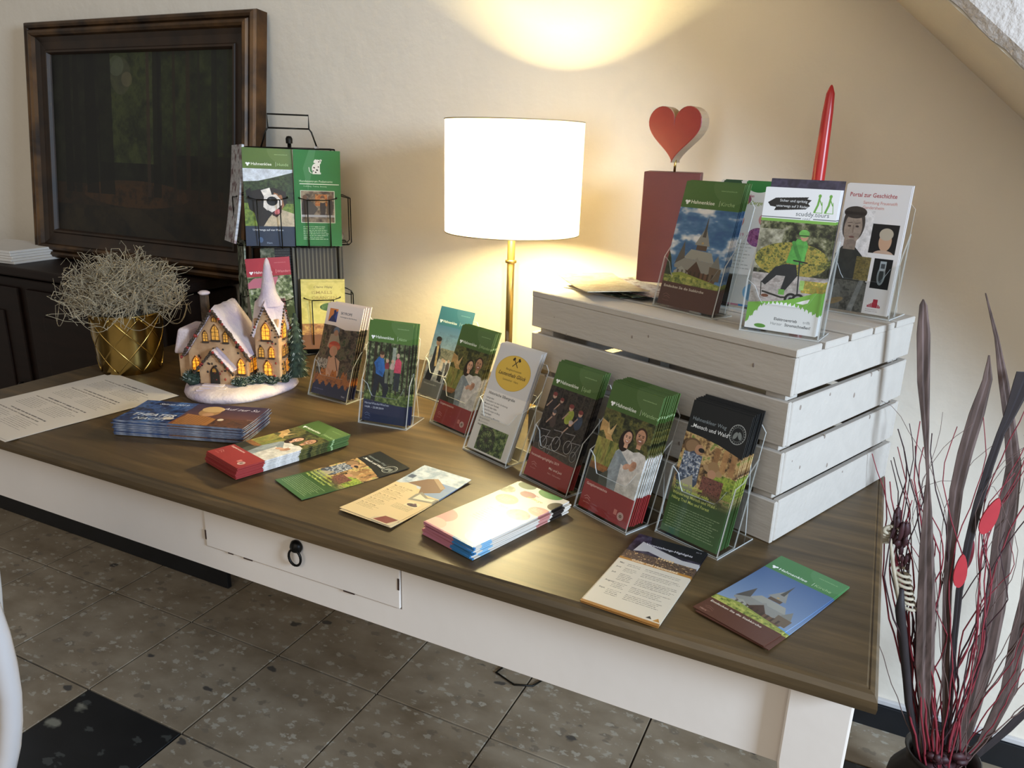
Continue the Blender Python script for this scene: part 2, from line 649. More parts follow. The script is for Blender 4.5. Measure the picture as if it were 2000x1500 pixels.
def church(a, x, y, s_, wood='#6a4a34', roof='#8a8a82', sky=None):
    """stave church with stepped shingle roofs"""
    def p(*q):
        return [(x + u * s_, y + v * s_) for u, v in q]
    a.poly(p((-34, 0), (-34, -10), (30, -12), (38, 2), (36, 12), (-34, 10)), wood)
    a.poly(p((-40, -8), (-30, -22), (26, -20), (38, -4), (36, 0), (-38, -4)), roof)
    a.poly(p((-26, -22), (-16, -38), (20, -36), (28, -20)), '#9a9a90')
    a.poly(p((-8, -38), (-8, -54), (2, -60), (10, -54), (10, -38)), '#5a4434')
    a.poly(p((-12, -46), (1, -78), (14, -46)), '#8c8c86')
    a.poly(p((-2, -60), (1, -96), (4, -60)), '#4a4640')
    a.poly(p((-40, -10), (-30, -50), (-24, -22)), '#55504a')
    a.ell(x + 1 * s_, y - 50 * s_, 2 * s_, 2 * s_, '#b89860')
    a.poly(p((24, -14), (32, -34), (40, -12)), '#7c7c74')
    a.poly(p((22, -14), (42, -12), (42, 8), (24, 8)), '#6c5a48')
    a.poly(p((-14, 10), (-14, -6), (-2, -20), (10, -6), (10, 12)), '#4a3226')
    a.poly(p((-18, -4), (-2, -26), (14, -4), (10, -2), (-2, -19), (-14, -2)), roof)
    a.poly(p((-38, 2), (-26, -8), (-12, 2), (-12, 6), (-38, 6)), '#9c9c92')
    for i in range(9):
        a.rect(x + (-32 + i * 7.6) * s_, y - 2 * s_, x + (-29 + i * 7.6) * s_, y + 9 * s_, '#2c201a', .6)


def art_kirche(flat=False):
    a = Art(100, 212, '#5a90cc', seed=8 + flat)
    if flat:
        a.grad(0, 40, 100, 160, '#3c5f94', '#7f97b8')
    else:
        a.noise(0, 42, 100, 160, ['#2c5c98', '#35699f', '#4a7cb4', '#b8c6d6', '#eeeeee'], 26, oct=3, stretch=.6)
    church(a, 54, 150, 1.0 if not flat else .96)
    a.poly([(0, 176), (0, 160), (30, 152), (100, 164), (100, 176)], '#8f9a3c')
    a.noise(0, 158, 100, 176, ['#5a6a24', '#9aa440', '#c8c05a'], 4, m=a.mask([(0, 176), (0, 162), (30, 156), (100, 166), (100, 176)]))
    if not flat:
        a.noise(0, 120, 18, 160, ['#24301a', '#3c4a24'], 3, m=a.mask([(0, 118), (6, 130), (12, 150), (14, 162), (0, 162)]))
    head(a, 'Kirche', '#43702c' if not flat else '#3d8040')
    a.rect(0, 172, 100, 212, '#5c3226')
    a.text('Entdecken Sie die Stabkirche', 5, 181, 6.2, '#f4ecd8', bold=True, sx=1.0)
    hands_swoosh(a, 8, 192, '#8a5a4a')
    if flat:
        a.text('Harz', 6, 206, 5, '#c89a88')
    return a.done('print_church_flat' if flat else 'print_church')


def art_hunde():
    a = Art(100, 212, '#344', seed=9)
    a.rect(0, 44, 100, 80, '#cfd8e4')
    a.poly([(0, 72), (30, 70), (60, 62), (100, 50), (100, 110), (0, 110)], '#2a3a20')
    a.noise(0, 60, 100, 120, ['#18240f', '#2e4020', '#3e5228'], 5, m=a.mask([(0, 72), (30, 70), (60, 62), (100, 50), (100, 120), (0, 120)]))
    a.noise(0, 118, 100, 170, ['#4c6a20', '#7c9830', '#5a7424'], 10)
    a.poly([(6, 108), (10, 94), (30, 88), (60, 84), (84, 92), (86, 116), (60, 150), (44, 170), (26, 170), (20, 140), (12, 130)], '#1c1614')
    a.poly([(48, 150), (66, 128), (100, 140), (100, 170), (36, 170)], '#c8b694')
    a.poly([(34, 90), (52, 84), (56, 100), (50, 118), (46, 134), (38, 126), (40, 104)], '#eee6dc')
    a.poly([(60, 94), (76, 100), (80, 122), (70, 140), (56, 134)], '#a2673c')
    a.poly([(50, 100), (64, 98), (76, 112), (74, 132), (62, 142), (46, 132), (42, 116)], '#e8ded4')
    a.ell(56, 113, 11, 10, '#0d0b0b')
    a.ell(52, 110, 3, 2.4, '#5a5654')
    a.poly([(54, 138), (64, 132), (76, 120), (74, 138), (64, 148), (56, 144)], '#3a1214')
    a.ell(66, 136, 7, 5, '#d86a72', -40)
    a.ell(32, 112, 3, 3, '#3a2418')
    a.ell(70, 98, 2.4, 2.4, '#3a2418')
    a.poly([(4, 92), (14, 84), (18, 112), (22, 140), (10, 132)], '#0f0c0b')
    a.photo(44, 168)
    head(a, 'Hunde', '#4f6e24')
    a.rect(0, 168, 100, 212, '#1d2c46')
    a.text('Unterwegs auf vier Pfoten', 15, 178, 5.8, '#f2f2f2', bold=True)
    a.text('Harz', 42, 206, 5.6, '#8898b4', bold=True)
    a.ell(30, 198, 5, 6, '#3c5a86')
    return a.done('print_dog')


def art_zentrum():
    a = Art(100, 212, '#2f7d42', seed=10)
    a.poly([(20, 40), (34, 0), (48, 0), (30, 90)], '#ffffff', .12)
    # sitting spotted dog
    a.ell(47, 40, 8, 11, '#f4f4f0')
    a.ell(52, 26, 6.5, 5.5, '#f4f4f0', 10)
    a.ell(57, 23, 4, 2.4, '#f4f4f0', -40)
    a.ell(46, 24, 2.4, 4.4, '#f4f4f0', 30)
    a.line([(38, 50), (34, 46), (33, 38)], 1.6, '#f4f4f0')
    a.rect(40, 48, 58, 52, '#f4f4f0')
    a.rect(51, 30, 56, 50, '#f4f4f0')
    for x, y, r_ in ((44, 38, 2), (50, 43, 2.2), (47, 48, 1.8), (53, 36, 1.5), (54, 25, 1.5), (42, 45, 1.4), (57, 23, 1.2)):
        a.ell(x, y, r_, r_ * .8, '#2a2220', 30)
    a.text('Hundezentrum Pedemonte', 11, 70, 7, '#e8f0dc', sx=.93)
    a.rect(12, 73, 96, 74.6, '#f2f6ea')
    a.text('Ausbildung · Training · Beratung', 20, 80, 4, '#cfe4c4', sx=.95)
    a.rect(13, 88, 86, 160, '#d8dcc8')
    a.rect(14.5, 89.5, 84.5, 158.5, '#6a5a50')
    a.noise(14.5, 89.5, 84.5, 158.5, ['#4a4038', '#7a6a58', '#a09078'], 9)
    a.noise(44, 96, 70, 122, ['#a85a28', '#d08848', '#7a4a2a'], 6)
    a.poly([(16, 120), (24, 100), (50, 128), (40, 142), (20, 140)], '#4a4644')
    for x in (22, 60, 76):
        a.ell(x, 126, 6, 22, '#3a3230')
        a.ell(x, 104, 4.6, 6, '#6a4a38')
    a.ell(60, 110, 7, 5, '#c8a070')
    a.rect(14.5, 142, 84.5, 147, '#a8aab0')
    a.greek(17, 168, 60, 8, 3.9, '#dff0d4', 1.4, .75)
    return a.done('print_dog_school', rough=.22)


def art_rackred():
    a = Art(100, 212, '#666', seed=11)
    a.noise(0, 44, 100, 212, ['#2c3a22', '#586a3a', '#8e9a70', '#c0c0ae'], 7)
    a.poly([(0, 60), (14, 48), (70, 46), (60, 70), (0, 72)], '#c0657a')
    a.rect(20, 120, 100, 150, '#3c4a24')
    a.noise(40, 100, 80, 130, ['#4a2a2a', '#8a4a4a', '#b08a8a'], 5)
    head(a, 'Wandern', '#b02a3a', subc='#e0a0a0')
    return a.done('print_red_header')


def art_ismael():
    a = Art(100, 212, '#d8c860', seed=12)
    a.noise(0, 0, 100, 212, ['#c8b84c', '#e2d268', '#d4c458'], 26)
    a.rect(0, 8, 100, 9, '#a89840')
    a.text('Claire Hajaj', 28, 26, 9, '#5a4a20', ital=True)
    a.text('ISMAELS', 24, 44, 13, '#a08438', sx=1.0)
    a.text('ORANGEN', 24, 60, 13, '#a08438', sx=.9)
    a.ell(66, 84, 20, 10, '#4a6a2a')
    a.noise(40, 66, 96, 100, ['#2c4a1c', '#4c6e2a', '#6f8a34'], 4, m=((a.X - 68) / 26) ** 2 + ((a.Y - 84) / 13) ** 2 < 1)
    a.line([(66, 92), (64, 116), (66, 140)], 2, '#5a4a28')
    a.line([(64, 112), (74, 94)], 1.2, '#5a4a28')
    a.noise(0, 134, 100, 170, ['#d8a850', '#b06a34', '#7a3a20'], 9, al=.8)
    a.rect(0, 168, 100, 212, '#7a4a28')
    return a.done('print_orange_tree')


def art_mensch(flat=False):
    a = Art(100, 212, '#2f4a20', seed=13)
    a.noise(0, 50, 100, 150, ['#2c2416', '#6a4a2c', '#a8824c', '#d8b070', '#7a8a38'], 8)
    for x, c in ((56, '#9a6a3c'), (70, '#b8824a'), (84, '#a87444')):
        a.rect(x, 60, x + 9, 96, c, .8)
    a.noise(64, 98, 100, 132, ['#6a8a24', '#a8b83c', '#4a5a20'], 6)
    a.ell(18, 70, 15, 13, '#6e4e30')
    a.ell(18, 70, 12, 10, '#94704a')
    a.poly([(4, 120), (8, 84), (22, 76), (38, 86), (40, 124), (28, 146), (8, 146)], '#3f4a5c')
    a.noise(6, 80, 38, 120, ['#242c3c', '#6a7890', '#e0dcd4'], 2.4)
    a.ell(30, 72, 7, 8, '#b88460')
    a.ell(34, 72, 5, 3.4, '#1c1a18')
    a.ell(60, 96, 17, 6, '#b08a5c', 10)
    a.ell(60, 90, 9, 8, '#a07a4c')
    a.ell(60, 102, 7, 7, '#c08a64')
    a.noise(46, 108, 82, 140, ['#5a3028', '#8a5040', '#3a2620'], 3)
    a.poly([(12, 128), (30, 112), (40, 150), (10, 150)], '#a89c84')
    t = np.clip((a.Y - 128) / 26, 0, 1)
    a.put(t * (a.Y > 128), '#2f5220')
    a.grad(0, 154, 100, 212, '#2f5220', '#3c6a34')
    a.rect(0, 0, 100, 50, '#15181a')
    a.poly([(0, 50), (100, 50), (100, 66), (60, 56), (30, 52)], '#15181a')
    a.text('Hahnenkleer Weg', 6, 30, 8.2, '#8a969c', sx=.95)
    a.text('„Mensch und Wald“', 6, 41, 8.6, '#f2f2f0', bold=True, sx=.95)
    a.ell(83, 32, 13, 15, '#c8ccc8', ring=.7)
    a.ell(83, 32, 9.5, 11, '#8a908c', ring=.5)
    a.ell(80, 34, 3, 6, '#7a807c', 20)
    a.ell(87, 33, 3, 6, '#7a807c', -20)
    for i in range(22):
        an = i / 22 * 2 * PI
        a.rect(83 + 11.2 * math.cos(an) - .5, 32 + 13 * math.sin(an) - .5, 83 + 11.2 * math.cos(an) + .5, 32 + 13 * math.sin(an) + .5, '#b8bcb8')
    for i, t_ in enumerate(['Quiz zum Tierrätsel', 'Quiz for the animal riddle', 'Wanderweg Mensch und Wald -', 'Hiking Trail Man and Forest']):
        a.text(t_, 5, 133 + i * 8, 6.8, '#c6d84a' if i < 2 else '#d8e068', bold=True, sx=.86)
    a.greek(6, 166, 88, 10, 3.9, '#b8cc9c', 1.1, .7, .15)
    return a.done('print_forest_trail')


def art_skyrope():
    a = Art(100, 212, '#d8c0ae', seed=14)
    a.noise(0, 50, 100, 170, ['#1f1a16', '#4a3a30', '#6a5a44', '#2c3a22'], 8)
    a.rect(24, 50, 30, 150, '#3a3230')
    a.poly([(20, 100), (24, 70), (44, 66), (52, 84), (50, 110)], '#a08c74')
    a.ell(38, 60, 8, 8, '#5a6a80')
    a.ell(38, 66, 6, 7, '#a8785c')
    a.ell(40, 96, 16, 11, '#c8402c')
    a.rect(24, 94, 56, 100, '#d86040')
    a.ell(40, 108, 11, 12, '#c88a6a')
    a.poly([(26, 168), (30, 128), (44, 118), (62, 128), (64, 160), (50, 176)], '#d09a78')
    a.line([(32, 124), (28, 146), (46, 160)], 6, '#c88c6c')
    a.line([(48, 122), (60, 150)], 2, '#3a1e20')
    a.ell(60, 96, 22, 30, '#5a7a44', al=.12)
    a.noise(0, 128, 30, 150, ['#1a1614', '#c8bca8', '#3a322c'], 3)
    m = a.Y > 158 + 8 * np.sin(a.X * .21) + 4 * np.sin(a.X * .63)
    a.noise(0, 140, 100, 212, ['#a85a22', '#c86e28', '#8a4a28'], 7, m=m)
    m = a.Y > 182 + 5 * np.sin(a.X * .35 + 1) + 3 * np.abs(np.sin(a.X * .8))
    a.put(m, '#24284e')
    a.rect(0, 0, 100, 50, '#e4cfc0')
    a.poly([(0, 50), (30, 50), (60, 56), (100, 52), (100, 44), (0, 44)], '#e4cfc0')
    a.rect(9, 12, 32, 42, '#28408a')
    a.poly([(9, 12), (32, 12), (32, 16), (20, 24), (26, 34), (9, 42)], '#d8752c')
    a.poly([(10, 42), (16, 30), (22, 24), (20, 16), (26, 14), (28, 22), (24, 30), (32, 42)], '#1c2656')
    a.text('SKYROPE', 40, 22, 8, '#3a3a44', bold=True, sx=.95)
    a.text('Hochseilgarten Bad Harzburg', 40, 29, 4, '#4a4a54', bold=True, sx=.95)
    a.text('Harz', 84, 206, 6, '#c8ccdc', bold=True, sx=.8)
    a.text('www.skyrope.de', 5, 200, 4, '#8a90b8')
    return a.done('print_climbing')


def art_lauten():
    a = Art(100, 212, '#e4dcd4', seed=15)
    a.rect(0, 0, 100, 92, '#cfcac6')
    a.ell(50, 50, 41, 34, '#e4b63a')
    a.ell(50, 50, 41, 34, '#b88c20', ring=.5)
    for s_ in (-1, 1):
        a.line([(50 - 6 * s_, 37), (50 + 6 * s_, 23)], 1.5, '#241a10')
        a.poly([(50 + 3 * s_, 22), (50 + 6 * s_, 19), (50 + 10 * s_, 24), (50 + 7 * s_, 27)], '#241a10')
    a.text('Bergbaumuseum', 50, 46, 5.6, '#5a4818', align='c')
    a.text('Lautenthals Glück', 50, 57, 10, '#2a1e10', bold=True, ital=True, align='c', sx=.9)
    a.text('Lautenthal · Harz', 50, 66, 5.4, '#5a4818', align='c')
    a.text('Historische Silbergrube', 10, 100, 7.4, '#4a4640', bold=True, sx=.93)
    L_ = ['Lehrgruben', 'Erlebnisfahrt mit dem Grubenzug', 'Museum und Technik', 'Fahrt mit dem Kahn', 'Grubenführungen im Berg', 'Schachtanlagen', 'Sonderausstellung Mineralien', 'Bergwerksbahn', 'Museumsladen', 'Steiger-Stube']
    for i, t_ in enumerate(L_):
        a.text(t_, 8, 109 + i * 6, 4.6, '#5a5650', bold=i % 3 != 1, sx=.9)
    a.rect(18, 160, 86, 208, '#3a4a2a')
    a.noise(18, 160, 86, 208, ['#1c2614', '#3c5424', '#6a7f3c', '#8f9a5a'], 5)
    for q in (20, 17):
        a.ell(40, 186, q, q + 4, '#2a221c', ring=1.6)
    for i in range(8):
        an = i * PI / 8
        a.line([(40 - 18 * math.cos(an), 186 - 22 * math.sin(an)), (40 + 18 * math.cos(an), 186 + 22 * math.sin(an))], 1, '#332a22')
    a.rect(10, 150, 96, 160, '#e4dcd4', .6)
    a.rect(0, 208, 100, 212, '#e4dcd4')
    return a.done('print_silver_mine')


def circles(a, seed):
    r = random.Random(seed)
    return r


def art_events():
    """white leaflet with coloured discs; flat stack and the holder behind"""
    a = Art(100, 212, '#d6cdc0', seed=16)
    a.ell(20, 6, 16, 12, '#2a4a2c')
    a.ell(66, 3, 22, 15, '#2f7a34')
    a.ell(5, 38, 15, 12, '#8a8c7a')
    a.noise(0, 26, 20, 50, ['#5a6a54', '#b0b0a0'], 5, m=((a.X - 5) / 15) ** 2 + ((a.Y - 38) / 12) ** 2 < 1)
    a.ell(97, 30, 12, 14, '#2a221e')
    a.ell(42, 30, 14, 10, '#8a4a58')
    a.text('Hexen, Höhlen', 28, 26, 6.4, '#a02a40', bold=True, ital=True, sx=.8)
    a.text('& Berge', 46, 38, 9, '#8a9a3a', bold=True, ital=True)
    a.ell(30, 66, 19, 16, '#cc7c68')
    a.greek(16, 60, 28, 4, 4, '#f0dcd0', 1.2, .7)
    a.ell(92, 62, 19, 14, '#c88078')
    a.greek(78, 56, 20, 3, 4, '#f0dcd0', 1.2, .7)
    a.ell(76, 92, 19, 16, '#7a3a5c')
    a.noise(58, 78, 96, 108, ['#5a2048', '#a05a80', '#6a3a70'], 5, m=((a.X - 76) / 19) ** 2 + ((a.Y - 92) / 16) ** 2 < 1)
    a.text('2019', 36, 92, 8, '#c87a80', bold=True)
    a.greek(30, 104, 40, 8, 6, '#8a8478', 1.4, .7)
    a.ell(0, 176, 26, 22, '#e09a90')
    a.ell(12, 202, 20, 16, '#e8c0a8')
    a.ell(84, 186, 20, 16, '#7eb2d4')
    a.rect(0, 208, 100, 212, '#c07080')
    a.rect(60, 208, 100, 212, '#2f7ab8')
    return a.done('print_discs', rough=.3)


def art_scuddy():
    a = Art(100, 212, '#eeeeec', seed=17)
    a.noise(0, 48, 100, 172, ['#12150c', '#2c3018', '#6a6a44', '#9a9478'], 8)
    a.noise(0, 60, 34, 120, ['#6a6450', '#a09a80', '#c0b8a0'], 6, al=.8)
    m = ((a.X - 50) / 50) ** 2 + ((a.Y - 104) / 26) ** 2 < 1
    a.noise(0, 74, 100, 132, ['#3c4018', '#7a7a2c', '#b89a34', '#5a6020'], 4, m=m)
    a.rect(0, 126, 100, 178, '#a89c94')
    a.noise(0, 126, 100, 178, ['#8c8078', '#b4a8a0', '#a09890'], 9, stretch=.5)
    a.noise(70, 132, 100, 150, ['#c8982c', '#8a8a30', '#d8b03c'], 4)
    # rider
    a.poly([(44, 110), (58, 110), (62, 126), (48, 150), (42, 150), (46, 128), (34, 128), (20, 144), (14, 140), (30, 116)], '#1c2024')
    a.poly([(44, 108), (48, 84), (54, 72), (66, 74), (70, 82), (66, 108), (58, 110)], '#4fa83c')
    a.line([(50, 78), (58, 96), (64, 106)], 5, '#3c8a30')
    a.line([(66, 78), (66, 104)], 4.4, '#57b444')
    a.ell(63, 69, 5, 6, '#c08a68')
    a.ell(62, 64, 7, 5.6, '#6fc04c')
    a.rect(56, 66, 69, 68, '#2c5a24')
    a.line([(62, 106), (66, 156)], 1.8, '#22262a')
    a.line([(54, 104), (72, 106)], 2, '#1c1c1c')
    a.line([(18, 154), (44, 160), (66, 158)], 2.6, '#24241f')
    a.line([(14, 140), (16, 160)], 1.2, '#24241f')
    for x in (58, 68):
        a.ell(x, 162, 9, 10, '#17181a')
        a.ell(x, 162, 5.6, 6.6, '#8c8a86')
        a.ell(x, 162, 3, 3.6, '#1c1c1e')
    a.rect(40, 148, 48, 156, '#69b040')
    a.rect(67, 132, 73, 146, '#9cc860')
    a.ell(22, 160, 5, 2.4, '#6a3a24')
    a.photo(46, 180)
    # white head with brush stroke and two pictograms
    a.rect(0, 0, 100, 44, '#f0efee')
    a.poly([(6, 22), (16, 15), (60, 12), (58, 15), (64, 16), (60, 21), (63, 24), (58, 29), (16, 33), (18, 28), (10, 27)], '#18181a')
    a.text('Sicher und spritzig', 22, 20, 5.2, '#f0f0f0', bold=True, sx=.95)
    a.text('unterwegs auf 3 Rädern!', 18, 27.5, 5.2, '#f0f0f0', bold=True, sx=.9)
    for x in (74, 88):
        a.line([(x, 12), (x - 1, 22), (x - 4, 32)], 2.6, '#6cae3c')
        a.line([(x, 14), (x + 4, 22)], 1.2, '#6cae3c')
        a.line([(x + 4, 18), (x + 6, 33), (x - 5, 33)], .8, '#6cae3c')
        a.ell(x, 9.5, 2, 2.4, '#6cae3c')
    a.text('scuddy.tours', 46, 39, 9, '#5c6468', sx=.95)
    a.rect(0, 42, 54, 43.4, '#70767a')
    a.rect(70, 42, 100, 43.4, '#70767a')
    a.text('HARZ', 56, 44.4, 4, '#8a9094')
    a.rect(0, 44.6, 100, 49, '#7ab840')
    # forest edge and white foot
    g = 166 - 20 * np.clip((a.X - 30) / 60, 0, 1) ** 1.4 + 5 * np.clip((30 - a.X) / 30, 0, 1)
    a.put(a.Y > g + 2, '#76b83c')
    tri = np.abs(((a.X * .17) % 1) - .5) * 9 + np.abs(((a.X * .37) % 1) - .5) * 5
    w_ = 186 - 14 * np.sin(np.clip(a.X / 100, 0, 1) * PI) - tri + np.clip((20 - a.X) / 20, 0, 1) * 22
    a.put(a.Y > w_, '#f0efee')
    a.poly([(66, 166), (74, 162), (84, 158), (82, 164), (76, 167)], '#f0efee')
    a.text('Elektroantrieb', 40, 195, 6, '#3a3c3e', bold=True, sx=.92)
    a.text('trifft', 80, 195, 6, '#8a8c8e', sx=.9)
    a.text('Harzer', 36, 202, 6, '#8a8c8e', sx=.95)
    a.text('Stromschnellen!', 56, 202, 6, '#3a3c3e', bold=True, sx=.9)
    a.ell(22, 206, 8, 3, '#5aa034')
    return a.done('print_scooter')


def art_portal():
    a = Art(112, 212, '#e4dcd8', seed=18)
    a.text('Portal zur Geschichte', 8, 20, 9.6, '#b03436', bold=True, sx=.97)
    a.text('Sammlung Frauenstift', 34, 31, 7, '#cf8478', bold=True, sx=.97)
    a.text('Gandersheim', 34, 39, 7, '#cf8478', bold=True)
    # statue portrait
    a.poly([(0, 212), (0, 118), (10, 104), (30, 100), (48, 116), (62, 134), (66, 208)], '#34342f')
    a.noise(0, 160, 66, 212, ['#3a3a34', '#6a665c', '#50504a'], 7)
    a.rect(12, 84, 34, 108, '#8c7868')
    a.ell(24, 66, 20, 30, '#4a3f38')
    a.ell(24, 72, 16, 27, '#a08a78')
    a.ell(24, 46, 20, 10, '#3c332e')
    a.rect(6, 45, 42, 50, '#2c2420')
    for x in (17, 31):
        a.ell(x, 69, 3, 1.6, '#4a3a32')
        a.line([(x - 4, 64), (x + 4, 63)], 1, '#5a483e')
    a.line([(24, 68), (25, 80)], 1.8, '#846c5c')
    a.ell(24, 87, 5, 1.6, '#7a4c42')
    a.ell(24, 96, 10, 5, '#8a7668')
    a.rect(40, 118, 74, 158, '#6a5a30', .9)
    a.noise(40, 118, 74, 158, ['#4a4424', '#8a7438', '#5a5230'], 4, al=.8)
    a.poly([(52, 158), (60, 158), (48, 212), (38, 212)], '#8c8c88', .8)
    a.poly([(6, 212), (6, 176), (14, 164), (22, 176), (24, 212)], '#75736c', .8)
    a.ell(12, 198, 18, 5, '#94784c', -20)
    a.rect(58, 62, 104, 110, '#1c1a1a')
    a.ell(84, 90, 11, 16, '#c89a78')
    a.ell(84, 78, 12, 10, '#b8a890')
    a.ell(84, 112, 18, 8, '#c4a088')
    a.photo(42, 212, 0, 58)
    a.rect(58, 110, 104, 118, '#e4dcd8')
    a.rect(72, 118, 104, 168, '#121316')
    a.ell(88, 146, 7, 16, '#7a8284')
    a.ell(88, 146, 4, 12, '#2c3032')
    a.rect(83, 122, 94, 138, '#9aa2a6')
    a.rect(85, 126, 92, 134, '#3c4246')
    a.rect(66, 118, 72, 212, '#e4dcd8')
    for i in range(9):
        h_ = 10 - abs(i - 4) * 1.6
        a.rect(74 + i * 2.6, 200 - h_, 76 + i * 2.6, 200, '#b8283a')
    a.rect(83, 186, 91, 200, '#b8283a')
    a.greek(72, 203, 26, 2, 3, '#a08a88', .8)
    return a.done('print_history')


def art_theater():
    a = Art(210, 100, '#1a2244', seed=19)
    a.noise(0, 0, 90, 100, ['#0d1638', '#1c3468', '#2f5aa0', '#12204a'], 14)
    a.grad(90, 0, 210, 100, '#241f45', '#8a4526')
    a.noise(120, 60, 210, 100, ['#3a241c', '#6a3a24', '#24181c'], 5)
    a.poly([(40, 100), (60, 0), (72, 0), (58, 100)], '#3f78c0', .35)
    # person in a knitted hat with an accordion
    a.ell(126, 34, 17, 20, '#a87a48')
    a.ell(126, 22, 18, 13, '#c8a068')
    a.ell(128, 46, 9, 8, '#c08a60')
    a.poly([(92, 78), (96, 48), (134, 56), (150, 64), (150, 96), (96, 100)], '#a8682c')
    for i in range(10):
        a.line([(96 + i * 5, 54 + i * .7), (95 + i * 5, 98)], 1, '#6a3c1a')
    a.ell(78, 76, 9, 6, '#d8c8b0')
    a.ell(158, 66, 5, 5, '#e0d0b8')
    a.text('Saison 2019', 30, 16, 10, '#d0d8ea', ital=True, bold=True)
    a.text('THEATER', 12, 70, 17, '#e4e6ee', bold=True, ital=True)
    a.text('NACHT', 26, 88, 15, '#d0d4e0', bold=True, ital=True)
    a.text('NATUR', 60, 78, 7, '#c0c8da', ital=True)
    a.text('Auf zur Su', 140, 20, 14, '#d4cfe4', ital=True)
    a.text('Harz', 198, 60, 5, '#c0a090')
    return a.done('print_theatre', rough=.3)


def art_star():
    a = Art(105, 212, '#d8bc88', seed=20)
    a.noise(0, 0, 105, 78, ['#8fa2b8', '#b8c4d0', '#d8dce0'], 14)
    a.rect(64, 40, 105, 90, '#7d96ba')
    a.rect(64, 40, 105, 60, '#6f8cc0', .6)
    a.text('Herzlich willkommen', 18, 16, 8, '#9aa2b8', ital=True)
    a.rect(4, 40, 16, 52, '#4a5670')
    a.poly([(20, 70), (40, 40), (56, 30), (86, 50), (90, 70), (62, 92), (50, 70)], '#7c5c46')
    a.poly([(48, 34), (56, 30), (88, 52), (84, 60)], '#a88a6a')
    a.poly([(0, 84), (20, 70), (42, 72), (60, 96), (58, 116), (105, 100), (105, 212), (0, 212)], '#dcc090')
    a.poly([(60, 96), (64, 84), (86, 96), (105, 92), (105, 108), (62, 120)], '#8a8474')
    a.poly([(66, 92), (84, 100), (100, 94), (100, 104), (66, 112)], '#e0d2b4')
    y = 92
    for i in range(5):
        a.text(['Mo. / Di. 9 - 13 Uhr', 'Mi. 14 - 17 Uhr', 'Do. / Fr. 9 - 13 Uhr', 'Sa. 10 - 12 Uhr', 'So. 10 - 12 Uhr'][i], 8, y + i * 20, 5, '#4a3c22', bold=True)
        a.greek(8, y + 3 + i * 20, 44, 3, 4, '#7a6844', 1.1)
    a.greek(56, 140, 40, 6, 3, '#6a5c40', .9)
    a.rect(70, 122, 94, 140, '#e4d0a4')
    a.ell(82, 132, 10, 5, '#3a2438')
    a.ell(84, 128, 3, 4, '#5a3a4c')
    a.poly([(64, 212), (64, 200), (84, 186), (105, 186), (105, 212)], '#c8b490')
    a.poly([(68, 208), (76, 188), (102, 188), (96, 208)], '#7c2c2c')
    return a.done('print_opening_hours')


def art_high():
    a = Art(105, 212, '#d8cdb8', seed=21)
    a.noise(0, 0, 105, 74, ['#14101c', '#2c2438', '#4a4254'], 10)
    a.poly([(10, 52), (14, 20), (40, 30), (80, 42), (105, 40), (105, 58), (62, 54), (30, 44)], '#b8b4b4')
    a.poly([(0, 74), (0, 58), (30, 52), (60, 60), (105, 62), (105, 78), (0, 78)], '#3c2c28')
    a.noise(0, 50, 105, 76, ['#1c1620', '#7a5a3a', '#3a2c30', '#d8a868'], 2.6, m=a.Y > 54)
    a.poly([(20, 0), (105, 0), (105, 36), (60, 34), (26, 20)], '#14121a')
    for i in range(6):
        a.ell(50 + i * 4, 54, 1.6, 3, '#d8b078')
    a.text('Veranstaltungs-Highlights', 20, 26, 7.6, '#e8e4e8', bold=True, sx=.9)
    a.text('2019', 90, 10, 4, '#c8c4cc')
    a.rect(0, 76, 105, 82, '#b87a2c')
    a.text('Goslar und Hahnenklee', 18, 80, 7.4, '#f6ead0', bold=True, sx=.95)
    y = 92
    for k, (h_, n) in enumerate((('Mai', 2), ('Juni', 3), ('Juli', 5), ('August', 4), ('Sept.', 4))):
        a.text(h_, 6, y + 2, 4.6, '#3a3430', bold=True)
        a.greek(18, y, 20, n, 4, '#5a544c', 1.1)
        a.greek(44, y, 56, n, 4, '#5a544c', 1.1)
        y += n * 4 + 4.5
    a.poly([(84, 202), (88, 196), (92, 202)], '#3a3430')
    a.poly([(94, 204), (99, 196), (103, 204)], '#b87a2c')
    a.rect(0, 206, 105, 212, '#a86c28')
    return a.done('print_highlights')


def art_sheet():
    a = Art(250, 345, '#d8ccbe', k=2.6, seed=22)
    y = 30
    for blk in range(4):
        a.greek(60 if blk else 90, y, 150 if blk else 80, 1, 5, '#4a4240', 3.2, .85, .1)
        a.greek(30, y + 10, 180, 1, 5, '#5a5048', 2.8, .8, .1)
        a.greek(34, y + 20, 80, 7, 5.6, '#7a7068', 1.5, .7)
        a.greek(124, y + 20, 96, 7, 5.6, '#7a7068', 1.5, .7)
        y += 74
    return a.done('print_schedule', rough=.7)


def art_flat(name, cols, cell=8, rough=.4, st=1., w=100, h=212, seed=30):
    a = Art(w, h, cols[0], k=2, seed=seed)
    a.noise(0, 0, w, h, cols, cell, stretch=st)
    return a.done(name, rough=rough)


def art_dark():
    a = Art(100, 212, '#17181a', k=2.4, seed=31)
    a.greek(8, 10, 84, 22, 6, '#8a8c8c', 1.2, .45)
    a.noise(0, 0, 30, 60, ['#2c3a22', '#8a8a70'], 6)
    return a.done('print_dark_back')


def art_stripes(name, c0, c1):
    a = Art(100, 212, c0, k=2, seed=32)
    for i in range(12):
        a.rect(i * 9 + 2, 0, i * 9 + 5.5, 212, c1, .8)
    return a.done(name)


